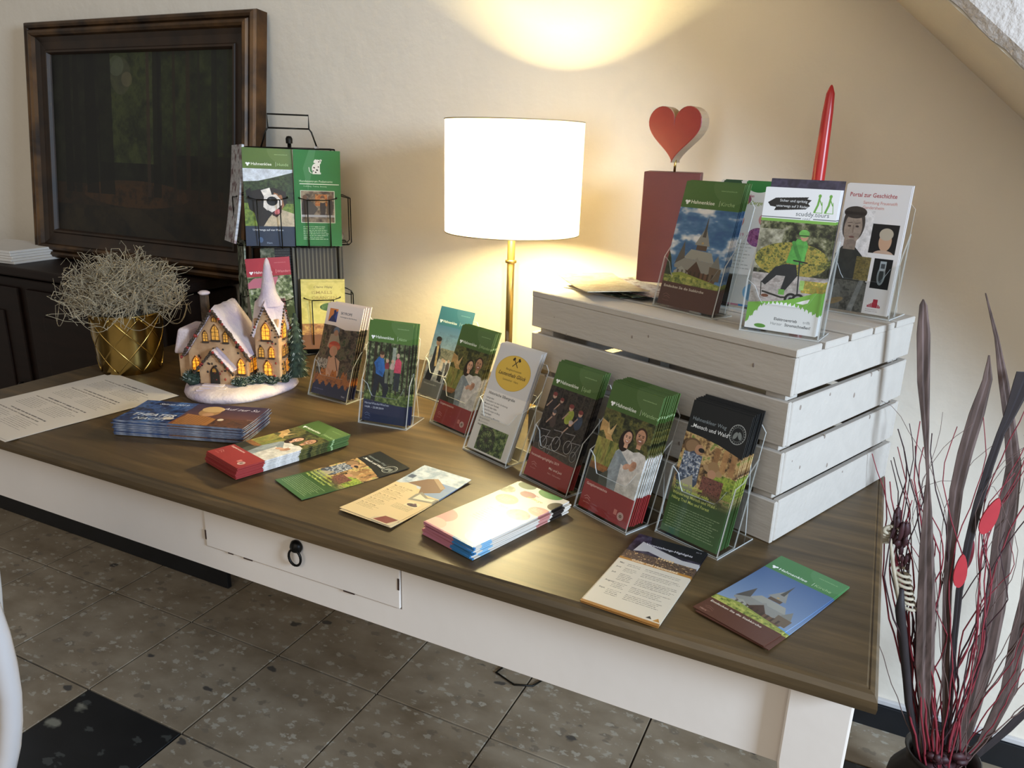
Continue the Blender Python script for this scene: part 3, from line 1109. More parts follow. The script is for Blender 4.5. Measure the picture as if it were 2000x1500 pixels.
def art_painting():
    a = Art(860, 560, '#15140d', k=.9, seed=33)
    a.noise(0, 0, 860, 560, ['#0b0b08', '#15160d', '#1e2012'], 60, oct=5)
    a.noise(240, 0, 520, 330, ['#1a1f10', '#2a3016', '#39401c', '#232a14'], 50, oct=5)
    a.noise(540, 0, 860, 300, ['#14170d', '#20260f', '#2e3416'], 40, oct=5)
    a.ell(350, 70, 50, 55, '#4a4836', al=.5)
    a.ell(330, 40, 36, 30, '#586048', al=.5)
    a.ell(380, 80, 26, 22, '#8a7452', al=.3)
    a.noise(0, 400, 860, 470, ['#14100a', '#24180e', '#2e1c0e', '#1a120a'], 60, oct=5, al=.8)
    a.noise(150, 360, 700, 480, ['#1a130b', '#3a2412', '#46290f', '#1c140c'], 70, oct=5, m=((a.X - 400) / 260) ** 2 + ((a.Y - 425) / 42) ** 2 < 1, al=.8)
    for x, w_, c in ((60, 34, '#0c0b08'), (110, 26, '#0e0d08'), (170, 50, '#0a0a07'), (240, 60, '#0c0c08'), (470, 14, '#33241a'), (500, 30, '#0e0d08'),
                     (590, 12, '#24190f'), (650, 16, '#2b1c10'), (700, 10, '#1c1a10'), (760, 22, '#12120c'), (810, 14, '#1a1a10')):
        a.poly([(x, 0), (x + w_, 0), (x + w_ * 1.15, 430), (x - w_ * .1, 430)], c, .75)
    a.noise(0, 470, 860, 560, ['#0d0b07', '#1c150b', '#2a2010'], 60, oct=4)
    a.poly([(300, 470), (430, 470), (620, 560), (420, 560)], '#2c2212', .5)
    return a.done('print_forest_painting', rough=.6)


P_COUPLE = art_wandern()
P_BIKES = art_spass()
P_HIKE = art_aktiv()
P_WINTER = art_winter()
P_CHURCH = art_kirche()
P_CHURCHF = art_kirche(True)
P_DOG = art_hunde()
P_SCHOOL = art_zentrum()
P_REDH = art_rackred()
P_TREE = art_ismael()
P_FOREST = art_mensch()
P_CLIMB = art_skyrope()
P_MINE = art_lauten()
P_DISCS = art_events()
P_SCOOT = art_scuddy()
P_HIST = art_portal()
P_THEA = art_theater()
P_HOURS = art_star()
P_HIGH = art_high()
P_SHEET = art_sheet()
P_DARK = art_dark()
P_PAINT = art_painting()
P_GREY = art_flat('print_grey_magazine', ['#8a8c94', '#c8c8cc', '#a8a4a8', '#6a4a50'], 14)
P_OLIVE = art_flat('print_olive_leaflet', ['#1e2418', '#3c4a34', '#8a927a', '#c8ccc0'], 12, seed=34)
P_STRIPE = art_stripes('print_striped_edges', '#2c2a24', '#6e6a58')
P_PURPLE = art_flat('print_purple_leaflet', ['#2c2638', '#403850', '#2a2434'], 14, seed=35)
P_PLACES = art_flat('print_pale_map', ['#b8a88c', '#c8bca0', '#a8a07c', '#c09a80'], 12, seed=36)

# ------------------------------------------------------------------ materials
M_WALL = mat('wall_plaster', '#e2d8c8', .9, bump=.5, scale=5, bscale=26, var=.03)
M_SOFF = mat('stair_plaster', '#d8cebc', .9, bump=.35, scale=5, bscale=40, var=.03)
M_STUCCO = mat('stair_stucco', '#c6bdb5', .95, bump=1., scale=30, bscale=110, var=.05)
M_GROUT = mat('grout', '#2b241c', .95, var=.2, scale=30)
M_BASE = mat('black_skirting', '#14171c', .45, var=.3, scale=20)
M_LEDGE = mat('skirting_ledge', '#c6c2c0', .7, var=.1)
M_DARKW = mat('dark_wood', '#1e100a', .55, spec=.25, var=.4, scale=6, stretch=(1, 8, 8))
M_WHITEW = mat('chalk_white_wood', '#dcd2c8', .55, var=.05, scale=5, bump=.08, bscale=40)
M_WEAR = mat('worn_brown_edge', '#3a241a', .7, var=.3, scale=90)
M_BLACKM = mat('black_iron', '#171513', .42, metal=.7, var=.2, scale=60)
M_WIRE = mat('black_wire', '#16140f', .38, metal=.6, var=.15, scale=60)
M_BRASS = mat('satin_brass', '#b79a5a', .28, metal=1., var=.08, scale=30)
M_GOLD = mat('gold_glaze', '#a58a4e', .22, metal=1., var=.12, scale=14)
M_SOIL = mat('moss_soil', '#3a3428', .95, var=.4, scale=60)
M_DRY = mat('grey_dry_stems', '#a0937a', .9, var=.25, scale=40)
M_REDW = mat('red_paint', '#7e2422', .45, var=.12, scale=18)
M_BLOCKR = mat('oxblood_paint', '#5f2a24', .55, var=.12, scale=14)
M_RAWW = mat('pale_wood', '#a38a6c', .7, var=.15, scale=10, stretch=(1, 1, 6))
M_WAX = mat('red_wax', '#ac2422', .32, var=.06, scale=20)
M_PAPER = mat('white_paper', '#d8d2ca', .8, var=.04, scale=30)
M_SNOW = mat('glittered_snow', '#d6c6be', .75, var=.2, scale=16, bump=.5, bscale=160, col2='#b4a4b2')
M_STONE = mat('gingerbread_stone', '#c4a078', .7, var=.3, scale=24, col2='#a07a58', bump=.3, bscale=80)
M_TRIMB = mat('brown_garland', '#4a3a2c', .85, var=.5, scale=80)
M_BERRY = mat('red_berries', '#8a2a22', .5, var=.2)
M_PEB = mat('dark_pebbles', '#251d1a', .5, var=.2)
M_MULL = mat('window_bars', '#3a2412', .7, var=.2)
M_DOORC = mat('tiny_door', '#2a2014', .7, var=.3, scale=60)
M_BUSH = mat('flocked_bush', '#38483a', .9, var=.5, scale=90, col2='#1c2a20')
M_FROST = mat('frost_tips', '#a8b0a8', .9, var=.2, scale=60)
M_LEAFB = mat('brown_palm_leaf', '#6a5650', .7, var=.35, scale=16, stretch=(6, 6, .6), col2='#44352f')
M_LEAFD = mat('dark_palm_leaf', '#2c2426', .65, var=.3, scale=16, stretch=(6, 6, .6))
M_TWIGR = mat('red_twig', '#8a2a36', .6, var=.3, scale=30)
M_TWIGD = mat('dark_twig', '#3a1e24', .6, var=.3, scale=30)
M_TWIGB = mat('brown_twig', '#6e5650', .7, var=.3, scale=30)
M_REDLEAF = mat('red_leaf', '#a8262e', .6, var=.1, scale=30)
M_MAROON = mat('maroon_pod', '#3a1218', .6, var=.4, scale=50)
M_REED = mat('bleached_reed', '#b8ab94', .7, var=.2, scale=50)
M_VASE = mat('dark_vase', '#2a2420', .4, var=.2)
M_CHAIRW = mat('white_lacquer', '#bcb8b8', .4, var=.03)
M_CHAIRC = mat('cream_fabric', '#cdb48c', .9, var=.08, scale=80, bump=.2, bscale=300)
M_FRAMEG = mat('aged_gilt', '#5c4022', .42, metal=.4, var=.45, scale=12, col2='#26180d')
M_FRAMED = mat('dark_frame', '#33200f', .5, var=.4, scale=10, col2='#1c1109')
M_CRATE = mat('whitewashed_board', '#b8b0a6', .6, var=.05, scale=7, bump=.25, bscale=24, stretch=(1, 5, 5))
M_KNOT = mat('board_knot', '#8d7f74', .8, var=.3, scale=80)
M_PEDGE = mat('grey_paper_edge', '#8a8c94', .7, var=.5, scale=40, col2='#34405a')
M_BULB = emat('bulb_glow', '#ffd28a', 30, '#fff0d0')
M_LIT = emat('lit_window', '#ff9c22', 1.7)
M_LIT2 = emat('dim_window', '#d89838', .55)


def wood_top():
    m, N, L, b = nmat('brown_stained_wood')
    tc = N.new('ShaderNodeTexCoord')
    mp = N.new('ShaderNodeMapping')
    mp.inputs['Scale'].default_value = (1.0, 11, 11)
    L.new(tc.outputs['Object'], mp.inputs[0])
    nz = N.new('ShaderNodeTexNoise')
    nz.inputs['Scale'].default_value = 3.2
    nz.inputs['Detail'].default_value = 8
    nz.inputs['Roughness'].default_value = .62
    nz.inputs['Distortion'].default_value = .5
    L.new(mp.outputs[0], nz.inputs['Vector'])
    cr = N.new('ShaderNodeValToRGB')
    e = cr.color_ramp.elements
    e[0].position, e[0].color = .30, lin('#3b2f1e')
    e[1].position, e[1].color = .72, lin('#655034')
    e.new(.52).color = lin('#4f3f29')
    L.new(nz.outputs['Fac'], cr.inputs[0])
    L.new(cr.outputs[0], b.inputs['Base Color'])
    b.inputs['Roughness'].default_value = .42
    b.inputs['Specular IOR Level'].default_value = .4
    bp = N.new('ShaderNodeBump')
    bp.inputs['Strength'].default_value = .12
    bp.inputs['Distance'].default_value = .002
    L.new(nz.outputs['Fac'], bp.inputs['Height'])
    L.new(bp.outputs[0], b.inputs['Normal'])
    return m


def terrazzo(name, base, base2, chips, dark):
    m, N, L, b = nmat(name)
    tc = N.new('ShaderNodeTexCoord')
    gp = N.new('ShaderNodeNewGeometry')
    mp = N.new('ShaderNodeMapping')
    mp.inputs['Scale'].default_value = (1.0, 1.5, 1)
    L.new(gp.outputs['Position'], mp.inputs[0])
    nz = N.new('ShaderNodeTexNoise')
    nz.inputs['Scale'].default_value = 9
    nz.inputs['Detail'].default_value = 6
    L.new(mp.outputs[0], nz.inputs['Vector'])
    cr = N.new('ShaderNodeValToRGB')
    cr.color_ramp.elements[0].position, cr.color_ramp.elements[0].color = .3, lin(base2)
    cr.color_ramp.elements[1].position, cr.color_ramp.elements[1].color = .7, lin(base)
    L.new(nz.outputs['Fac'], cr.inputs[0])
    prev = cr.outputs[0]
    for (sc, lo, hi, col, off) in chips:
        mo = N.new('ShaderNodeMapping')
        mo.inputs['Location'].default_value = (off, off * .7, 0)
        L.new(mp.outputs[0], mo.inputs[0])
        nd = N.new('ShaderNodeTexNoise')
        nd.inputs['Scale'].default_value = sc * 2.2
        L.new(mo.outputs[0], nd.inputs['Vector'])
        mxv = N.new('ShaderNodeMixRGB')
        mxv.inputs[0].default_value = .035
        L.new(mo.outputs[0], mxv.inputs[1])
        L.new(nd.outputs['Color'], mxv.inputs[2])
        vo = N.new('ShaderNodeTexVoronoi')
        vo.inputs['Scale'].default_value = sc
        L.new(mxv.outputs[0], vo.inputs['Vector'])
        # only some cells carry a chip
        wn = N.new('ShaderNodeSeparateColor')
        L.new(vo.outputs['Color'], wn.inputs[0])
        gt = N.new('ShaderNodeMath')
        gt.operation = 'GREATER_THAN'
        gt.inputs[1].default_value = lo
        L.new(wn.outputs[0], gt.inputs[0])
        lt = N.new('ShaderNodeMapRange')
        lt.inputs[1].default_value = hi
        lt.inputs[2].default_value = hi * .7
        L.new(vo.outputs['Distance'], lt.inputs[0])
        mu = N.new('ShaderNodeMath')
        mu.operation = 'MULTIPLY'
        L.new(gt.outputs[0], mu.inputs[0])
        L.new(lt.outputs[0], mu.inputs[1])
        mx = N.new('ShaderNodeMixRGB')
        L.new(mu.outputs[0], mx.inputs[0])
        L.new(prev, mx.inputs[1])
        mx.inputs[2].default_value = lin(col)
        prev = mx.outputs[0]
    L.new(prev, b.inputs['Base Color'])
    b.inputs['Roughness'].default_value = .5
    return m


def acrylic():
    m, N, L, b = nmat('clear_acrylic')
    out = N['Material Output']
    tr = N.new('ShaderNodeBsdfTransparent')
    tr.inputs[0].default_value = (.97, .975, .97, 1)
    gl = N.new('ShaderNodeBsdfGlossy')
    gl.inputs['Roughness'].default_value = .03
    fr = N.new('ShaderNodeFresnel')
    fr.inputs[0].default_value = 1.46
    mx = N.new('ShaderNodeMixShader')
    ge = N.new('ShaderNodeNewGeometry')
    mm = N.new('ShaderNodeMath')
    mm.operation = 'SUBTRACT'
    mm.use_clamp = True
    L.new(fr.outputs[0], mm.inputs[0])
    L.new(ge.outputs['Backfacing'], mm.inputs[1])
    L.new(mm.outputs[0], mx.inputs[0])
    L.new(tr.outputs[0], mx.inputs[1])
    L.new(gl.outputs[0], mx.inputs[2])
    L.new(mx.outputs[0], out.inputs[0])
    m2, N, L, b = nmat('acrylic_cut_edge')
    out = N['Material Output']
    tr = N.new('ShaderNodeBsdfTransparent')
    b.inputs['Base Color'].default_value = lin('#d4d6d2')
    b.inputs['Roughness'].default_value = .12
    mx = N.new('ShaderNodeMixShader')
    mx.inputs[0].default_value = .55
    L.new(tr.outputs[0], mx.inputs[1])
    L.new(b.outputs[0], mx.inputs[2])
    L.new(mx.outputs[0], out.inputs[0])
    return m, m2


def shade_mat():
    m, N, L, b = nmat('lit_lampshade_fabric')
    out = N['Material Output']
    df = N.new('ShaderNodeBsdfDiffuse')
    df.inputs[0].default_value = lin('#e8e0d2')
    tl = N.new('ShaderNodeBsdfTranslucent')
    tl.inputs[0].default_value = lin('#fbf0e0')
    mx = N.new('ShaderNodeMixShader')
    mx.inputs[0].default_value = .62
    L.new(df.outputs[0], mx.inputs[1])
    L.new(tl.outputs[0], mx.inputs[2])
    L.new(mx.outputs[0], out.inputs[0])
    tc = N.new('ShaderNodeTexCoord')
    wv = N.new('ShaderNodeTexNoise')
    wv.inputs['Scale'].default_value = 300
    L.new(tc.outputs['Object'], wv.inputs['Vector'])
    bp = N.new('ShaderNodeBump')
    bp.inputs['Strength'].default_value = .1
    L.new(wv.outputs['Fac'], bp.inputs['Height'])
    L.new(bp.outputs[0], df.inputs['Normal'])
    return m


M_TOP = wood_top()
M_TILE = terrazzo('beige_terrazzo', '#988a76', '#7a6b57',
                  [(22, .62, .34, '#7a6e5e', 0), (34, .6, .38, '#a59c8c', 3.1), (13, .84, .22, '#4a4540', 7.7), (55, .82, .3, '#9a9080', 9.)], 0)
M_TILED = terrazzo('black_terrazzo', '#17181a', '#0e1012',
                   [(13, .72, .42, '#7a786c', 1.3), (24, .6, .36, '#3c3e3c', 5.)], 1)
M_ACR, M_EDGE = acrylic()
M_SHADE = shade_mat()

# ------------------------------------------------------------------ the setting
WY = 1.79          # back wall
TZ = .76           # table top

fl = MB().box((-1.2, .4, -.02), (6, 5.4, .03)).build('floor', M_GROUT)
tag(fl, kind='structure')
PT = .3215
tile_me = {}
for k in range(2):
    t_ = MB().box((0, 0, 0), (PT - .004, PT - .004, .01)).build('tile', M_TILED if k else M_TILE, fl, bevel=.0012, bseg=1)
    tile_me[k] = t_.data
    bpy.data.objects.remove(t_)
for i in range(-6, 9):
    for j in range(-5, 3):
        x, y = -1.611 + PT * (i + .5), .986 + .3215 * (j + .5)
        if y > 1.79:
            continue
        dark = (i == 0 and j == -1) or (i == 5 and j == 1) or (i == 5 and j == -3) or (i == -5 and j == 1)
        t_ = bpy.data.objects.new('tile', tile_me[1 if dark else 0])
        C.objects.link(t_)
        t_.parent = fl
        t_.location = (x, y, -.005 + random.uniform(-.0004, .0004))
        t_.rotation_euler = (random.uniform(-.0008, .0008), random.uniform(-.0008, .0008), 0)
        if dark:
            t_['label'] = 'black terrazzo tile with pale chips'

tag(MB().box((-1.2, WY + .05, 1.3), (6.2, .1, 2.64)).build('wall_back', M_WALL), kind='structure')
bb = MB().box((-1.2, WY - .009, .032), (6, .018, .066)).build('baseboard_back', M_BASE)
tag(bb, kind='structure')
MB().box((-1.2, WY - .006, .0725), (6, .012, .013)).build('ledge', M_LEDGE, bb, bevel=.002)
# underside of the stair flight and its stuccoed cheek
SL = -.8565
x0, z0 = -.0452, 1.6234


def soff(x):
    return z0 + SL * (x - x0)


xa, xb = -1.1, .90
vs = []
for y in (1.40, WY + .02):
    vs += [(xa, y, soff(xa)), (xb, y, soff(xb)), (xb, y, soff(xb) + .1), (xa, y, soff(xa) + .1)]
tag(MB().add(vs, [(0, 1, 2, 3), (7, 6, 5, 4), (0, 4, 5, 1), (2, 6, 7, 3), (0, 3, 7, 4), (1, 5, 6, 2)]).build('ceiling', M_SOFF), kind='structure')
r_ = random.Random(3)
n = 90
vs, fs = [], []
for i in range(n + 1):
    x = xa + (xb - xa) * i / n
    vs += [(x, 1.397, soff(x) + .002 + r_.uniform(-.003, .003)), (x, 1.388 - r_.uniform(0, .002), soff(x) + .02), (x, 1.388, soff(x) + .9)]
for i in range(n):
    for k in range(2):
        a_ = i * 3 + k
        fs.append((a_, a_ + 3, a_ + 4, a_ + 1))
tag(MB().add(vs, fs).build('wall_stair', M_STUCCO), kind='structure')

bl_ = MB().box((-2.575, 1.488, .033), (1.86, .016, .064)).build('baseboard_left', M_BASE, bevel=.002)
tag(bl_, kind='structure')

# ------------------------------------------------------------------ dark cabinet with the painting
cb = thing('cabinet', 'dark brown wooden cabinet behind the left end of the table, carrying the forest painting', 'cabinet', (-2.45, 1.63, 0))
MB().box((0, .01, .48), (1.26, .28, .80)).build('body', M_DARKW, cb, bevel=.004)
MB().box((0, 0, .905), (1.30, .31, .03)).build('top', M_DARKW, cb, bevel=.006)
MB().box((-.01, .01, .05), (1.22, .25, .08)).build('plinth', M_BASE, cb, bevel=.003)
for i in (-1, 1):
    d = MB().box((i * .31, -.134, .50), (.58, .014, .70)).build('door', M_DARKW, cb, bevel=.004)
    MB().box((i * .31, -.143, .50), (.42, .008, .54)).build('panel', M_DARKW, d, bevel=.003)
    MB().blob((i * .06, -.152, .52), .012).build('knob', M_BLACKM, d)


def frame_ring(name, w, h, prof, m, parent):
    """mitred moulding; prof = list of (inset, depth)"""
    vs, fs = [], []
    for ins, d in prof:
        a, b = w / 2 - ins, h / 2 - ins
        vs += [(-a, -d, -b), (a, -d, -b), (a, -d, b), (-a, -d, b)]
    for i in range(len(prof) - 1):
        for k in range(4):
            l = (k + 1) % 4
            fs.append((i * 4 + k, i * 4 + l, i * 4 + 4 + l, i * 4 + 4 + k))
    return MB().add(vs, fs).build(name, m, parent)


pt = thing('painting', 'large dark forest painting in a brown gilt frame leaning on the wall atop the cabinet', 'painting', (-2.113, 1.668, .925))
pt.rotation_euler = (R(-6), 0, 0)
PW, PH = .985, .745


def up_(o):
    o.location = (0, 0, PH / 2)
    return o


up_(frame_ring('frame', PW, PH, [(0, -.03), (0, .010), (.004, .018), (.012, .022), (.019, .018), (.021, .012)], M_FRAMEG, pt))
up_(frame_ring('moulding', PW, PH, [(.021, .012), (.028, .024), (.036, .027), (.043, .022), (.046, .010)], M_FRAMEG, pt))
up_(frame_ring('inner_frame', PW, PH, [(.046, .010), (.060, .003), (.082, .0), (.086, .006), (.092, .006), (.096, -.004), (.098, -.012)], M_FRAMED, pt))
cv = MB().add([(-PW / 2 + .094, .008, -PH / 2 + .094), (PW / 2 - .094, .008, -PH / 2 + .094), (PW / 2 - .094, .008, PH / 2 - .094), (-PW / 2 + .094, .008, PH / 2 - .094)], [(0, 1, 2, 3)]).build('canvas', P_PAINT, pt)
uv = cv.data.uv_layers.new()
for i, c in enumerate([(0, 0), (1, 0), (1, 1), (0, 1)]):
    uv.data[i].uv = c
up_(cv)
up_(MB().box((0, .022, 0), (PW - .06, .008, PH - .06)).build('backing', M_DARKW, pt))

pb = thing('paper_stack', 'low stack of white papers on the cabinet at the left picture edge', 'papers', (-2.66, 1.60, .92), .08)
for i in range(5):
    MB().box((random.uniform(-.006, .006), random.uniform(-.005, .005), .004 + .0085 * i), (.30, .21, .008)).build('booklet', M_PAPER, pb, bevel=.001, bseg=1)

# ------------------------------------------------------------------ table
tb = thing('table', 'long country table with brown stained top and white painted apron and drawer', 'table', (-.855, 1.27, 0))
OX, OY = -.855, 1.27
hw, y0, y1 = .933, .812 - OY, 1.735 - OY
tp = MB()
prof = [(-.010, .732), (-.001, .735), (0, .742), (-.001, .750), (-.005, .7565), (-.010, .7585), (-.0115, .7575), (-.014, .760)]
vs, fs = [], []
for ins, z in prof:
    vs += [(-hw - ins, y0 - ins, z), (hw + ins, y0 - ins, z), (hw + ins, y1 + ins, z), (-hw - ins, y1 + ins, z)]
for i in range(len(prof) - 1):
    for k in range(4):
        l = (k + 1) % 4
        fs.append((i * 4 + k, i * 4 + l, i * 4 + 4 + l, i * 4 + 4 + k))
fs += [(3, 2, 1, 0), tuple(range(len(prof) * 4 - 4, len(prof) * 4))]
tp.add(vs, fs).build('tabletop', M_TOP, tb)
ya = .862 - OY
zt, zb_ = .732, .588
dx0, dx1 = -1.000 - OX, -.585 - OX
ap = MB()
ap.box(((-.86 + dx0) / 2, ya + .011, (zt + zb_) / 2), (dx0 + .86, .022, zt - zb_))
ap.box(((.86 + dx1) / 2, ya + .011, (zt + zb_) / 2), (.86 - dx1, .022, zt - zb_))
ap.box(((dx0 + dx1) / 2, ya + .011, (.630 + zb_) / 2), (dx1 - dx0, .022, .630 - zb_))
ap.box(((dx0 + dx1) / 2, ya + .016, .729), (dx1 - dx0, .012, .006))
ap.build('apron', M_WHITEW, tb)
MB().box((0, y1 - .06, (zt + zb_) / 2), (1.72, .022, zt - zb_)).build('apron', M_WHITEW, tb)
for s_ in (-1, 1):
    MB().box((s_ * .86, (ya + y1 - .06) / 2 + .01, (zt + zb_) / 2), (.022, y1 - .06 - ya, zt - zb_)).build('side_apron', M_WHITEW, tb)
dr = MB().box(((dx0 + dx1) / 2, ya + .0075, .6795), (dx1 - dx0 - .004, .021, .0945)).build('drawer', M_WHITEW, tb, bevel=.0015)
wr = MB()
for (x, z, w_, h_) in ((dx0 + .003, .655, .003, .018), (dx1 - .004, .676, .003, .02), (dx1 - .10, .6325, .022, .0022), (dx0 + .10, .6325, .02, .002), (dx0 + .13, .7265, .03, .003), (dx1 - .18, .7265, .03, .0025), (dx0 + .06, .6325, .012, .0016)):
    wr.box((x, ya - .0033, z), (w_, .0012, h_))
tag(wr.build('worn_edge', M_WEAR, dr), kind='stuff')
xm = (dx0 + dx1) / 2 + .006
MB().lathe([(.001, 0), (.011, .001), (.012, .005), (.008, .011), (.001, .013)], 20, Matrix.Translation((xm, ya - .003, .690)) @ Matrix.Rotation(PI / 2, 4, 'X')).build('rosette', M_BLACKM, dr)
MB().tube([(xm + .0125 * math.sin(a), ya - .012, .672 + .0145 * math.cos(a)) for a in [2 * PI * k / 20 for k in range(20)]], .0022, 6, closed=True).build('ring_pull', M_BLACKM, dr)


def table_leg(sx, sy):
    m = MB()
    zs = [(0, .018, .022), (.10, .021, .018), (.30, .026, .010), (.48, .030, .006), (.555, .034, .0), (.60, .037, -.004), (.732, .037, -.004)]
    vs, fs = [], []
    for z, r, o in zs:
        cx, cy = sx * o, sy * o
        vs += [(cx - r, cy - r, z), (cx + r, cy - r, z), (cx + r, cy + r, z), (cx - r, cy + r, z)]
    for i in range(len(zs) - 1):
        for k in range(4):
            l = (k + 1) % 4
            fs.append((i * 4 + k, i * 4 + l, i * 4 + 4 + l, i * 4 + 4 + k))
    fs += [(3, 2, 1, 0), tuple(range(len(zs) * 4 - 4, len(zs) * 4))]
    m.add(vs, fs)
    o = m.build('leg', M_WHITEW, tb, bevel=.003)
    o.location = (sx * (.880 if sx > 0 else .890), (.880 - OY) if sy < 0 else y1 - .075, 0)
    return o


for sx in (-1, 1):
    for sy in (-1, 1):
        table_leg(sx, sy)
MB().box((.8425, ya - .001, .66), (.006, .004, .143)).build('worn_groove', M_WEAR, tb)


# ------------------------------------------------------------------ leaflets and holders
BM = {}


def leaf_mesh(m, w, h, t, bend=0., nx=1, ny=8, twist=0., edge=None):
    key = (edge.name if edge else '', m.name, round(w, 4), round(h, 4), round(t, 5), round(bend, 4), twist)
    if key in BM:
        return BM[key]
    vs, fs = [], []
    for layer in (0, 1):
        for j in range(ny + 1):
            for i in range(nx + 1):
                u, v = i / nx, j / ny
                zz = bend * (2 * v - 1) ** 2 * (1 if bend < 0 else 1) + twist * (v * u)
                vs.append(((u - .5) * w, v * h, zz + layer * t))
    q = (nx + 1) * (ny + 1)
    idx = lambda l, i, j: l * q + j * (nx + 1) + i
    for j in range(ny):
        for i in range(nx):
            fs.append((idx(0, i, j), idx(0, i, j + 1), idx(0, i + 1, j + 1), idx(0, i + 1, j)))
            fs.append((idx(1, i, j), idx(1, i + 1, j), idx(1, i + 1, j + 1), idx(1, i, j + 1)))
    for j in range(ny):
        fs.append((idx(0, 0, j), idx(1, 0, j), idx(1, 0, j + 1), idx(0, 0, j + 1)))
        fs.append((idx(0, nx, j), idx(0, nx, j + 1), idx(1, nx, j + 1), idx(1, nx, j)))
    for i in range(nx):
        fs.append((idx(0, i, 0), idx(0, i + 1, 0), idx(1, i + 1, 0), idx(1, i, 0)))
        fs.append((idx(0, i, ny), idx(1, i, ny), idx(1, i + 1, ny), idx(0, i + 1, ny)))
    me = bpy.data.meshes.new('leaflet')
    me.from_pydata(vs, [], fs)
    uv = me.uv_layers.new()
    co = [0.] * (len(vs) * 3)
    me.vertices.foreach_get('co', co)
    for lp in me.loops:
        x, y = co[lp.vertex_index * 3], co[lp.vertex_index * 3 + 1]
        uv.data[lp.index].uv = (min(max(x / w + .5, .004), .996), min(max(y / h, .003), .997))
    me.materials.append(m)
    if edge:
        me.materials.append(edge)
        ns = 2 * nx * ny
        for i, f in enumerate(me.polygons):
            if i >= ns:
                f.material_index = 1
    BM[key] = me
    return me


def leaflet(m, w, h, t, mtx, label, group=None, bend=0., cat='leaflet', name='leaflet', twist=0., nx=1, edge=None):
    o = bpy.data.objects.new(name, leaf_mesh(m, w, h, t, bend, nx, 8, twist, edge))
    C.objects.link(o)
    o.matrix_world = mtx
    tag(o, label, cat, group)
    return o


def stand_m(p, th, lean, roll=0.):
    e = Vector((math.cos(th), math.sin(th), 0))
    nn = Vector((-math.sin(th), math.cos(th), 0))
    u = nn * math.sin(lean) + Vector((0, 0, math.cos(lean)))
    z = e.cross(u)
    M = Matrix((e, u, z)).transposed().to_4x4()
    M.translation = Vector(p)
    return M @ Matrix.Rotation(roll, 4, 'Z')


def flat_m(c, th, h, dz=0.):
    """lying; c = centre on the table"""
    M = Matrix.Translation((c[0], c[1], c[2] + dz)) @ Matrix.Rotation(th, 4, 'Z')
    return M @ Matrix.Translation((0, -h / 2, 0))


def holder(p, th, lean, w, d, label, hb=.19, hf=.075, hs=.11, foot=.05):
    """clear dispenser: p = front bottom centre of the leaflets"""
    h = thing('leaflet_holder', label, 'leaflet holder', (p[0], p[1], p[2]), th, 'clear acrylic leaflet holders')
    sl, cl = math.sin(lean), math.cos(lean)
    T_ = .0022
    W_ = w / 2 + .004
    zb = .003

    def slab(poly, y0):
        vs = [(x, y0 + s * sl, zb + s * cl) for x, s in poly] + [(x, y0 + T_ + s * sl, zb + s * cl) for x, s in poly]
        n = len(poly)
        m = MB()
        m.add(vs, [tuple(range(n)), tuple(range(2 * n - 1, n - 1, -1))], 0)
        m.add(vs, [(i, n + i, n + (i + 1) % n, (i + 1) % n) for i in range(n)], 1)
        return m
    r_ = .012
    notch = [(-W_, 0), (W_, 0), (W_, hf + .02), (W_ - .012, hf + .012), (W_ - .02, hf - .004)]
    notch += [(W_ - .026, hf - .012), (-W_ + .026, hf - .012)]
    notch += [(-W_ + .02, hf - .004), (-W_ + .012, hf + .012), (-W_, hf + .02)]
    slab(notch, -.0045).build('front_panel', None, h, [M_ACR, M_EDGE])
    slab([(-W_, 0), (W_, 0), (W_, hb - .01), (W_ - .01, hb), (-W_ + .01, hb), (-W_, hb - .01)], d).build('back_panel', None, h, [M_ACR, M_EDGE])
    for s_ in (-1, 1):
        m = MB()
        y0_ = -.0045
        sf = hf + .02
        poly = [(y0_, 0), (d, 0), (d + (hs + .03) * sl, (hs + .03) * cl), (y0_ + d * .45 + (hs) * sl, hs * cl), (y0_ + sf * sl, sf * cl)]
        vs = [(s_ * W_, y, zb + z) for y, z in poly] + [(s_ * (W_ + T_), y, zb + z) for y, z in poly]
        n = len(poly)
        fc = [tuple(range(n)), tuple(range(2 * n - 1, n - 1, -1))]
        m.add(vs, fc, 0)
        m.add(vs, [(i, n + i, n + (i + 1) % n, (i + 1) % n) for i in range(n)], 1)
        m.build('side_panel', None, h, [M_ACR, M_EDGE])
    m = MB().box((0, (d + foot) / 2 - .002, .0012), (2 * W_ + 2 * T_, d + foot + .006, .0022), mi=0)
    m.mi = [0, 0, 1, 1, 1, 1]
    m.build('base_plate', None, h, [M_ACR, M_EDGE])
    # rear strut from the back panel to the end of the base plate
    yb = d + foot
    yt = d + .13 * sl
    zt_ = .13 * cl
    vs = []
    for x in (-W_ * .8, W_ * .8):
        vs += [(x, yb, .002), (x, yt + .002, zt_), (x, yt + .0042, zt_), (x, yb + .0022, .002)]
    MB().add(vs, [(0, 1, 5, 4), (3, 7, 6, 2)], 0).add(vs, [(0, 3, 2, 1), (4, 5, 6, 7), (1, 2, 6, 5), (0, 4, 7, 3)], 1).build('rear_strut', None, h, [M_ACR, M_EDGE])
    return h


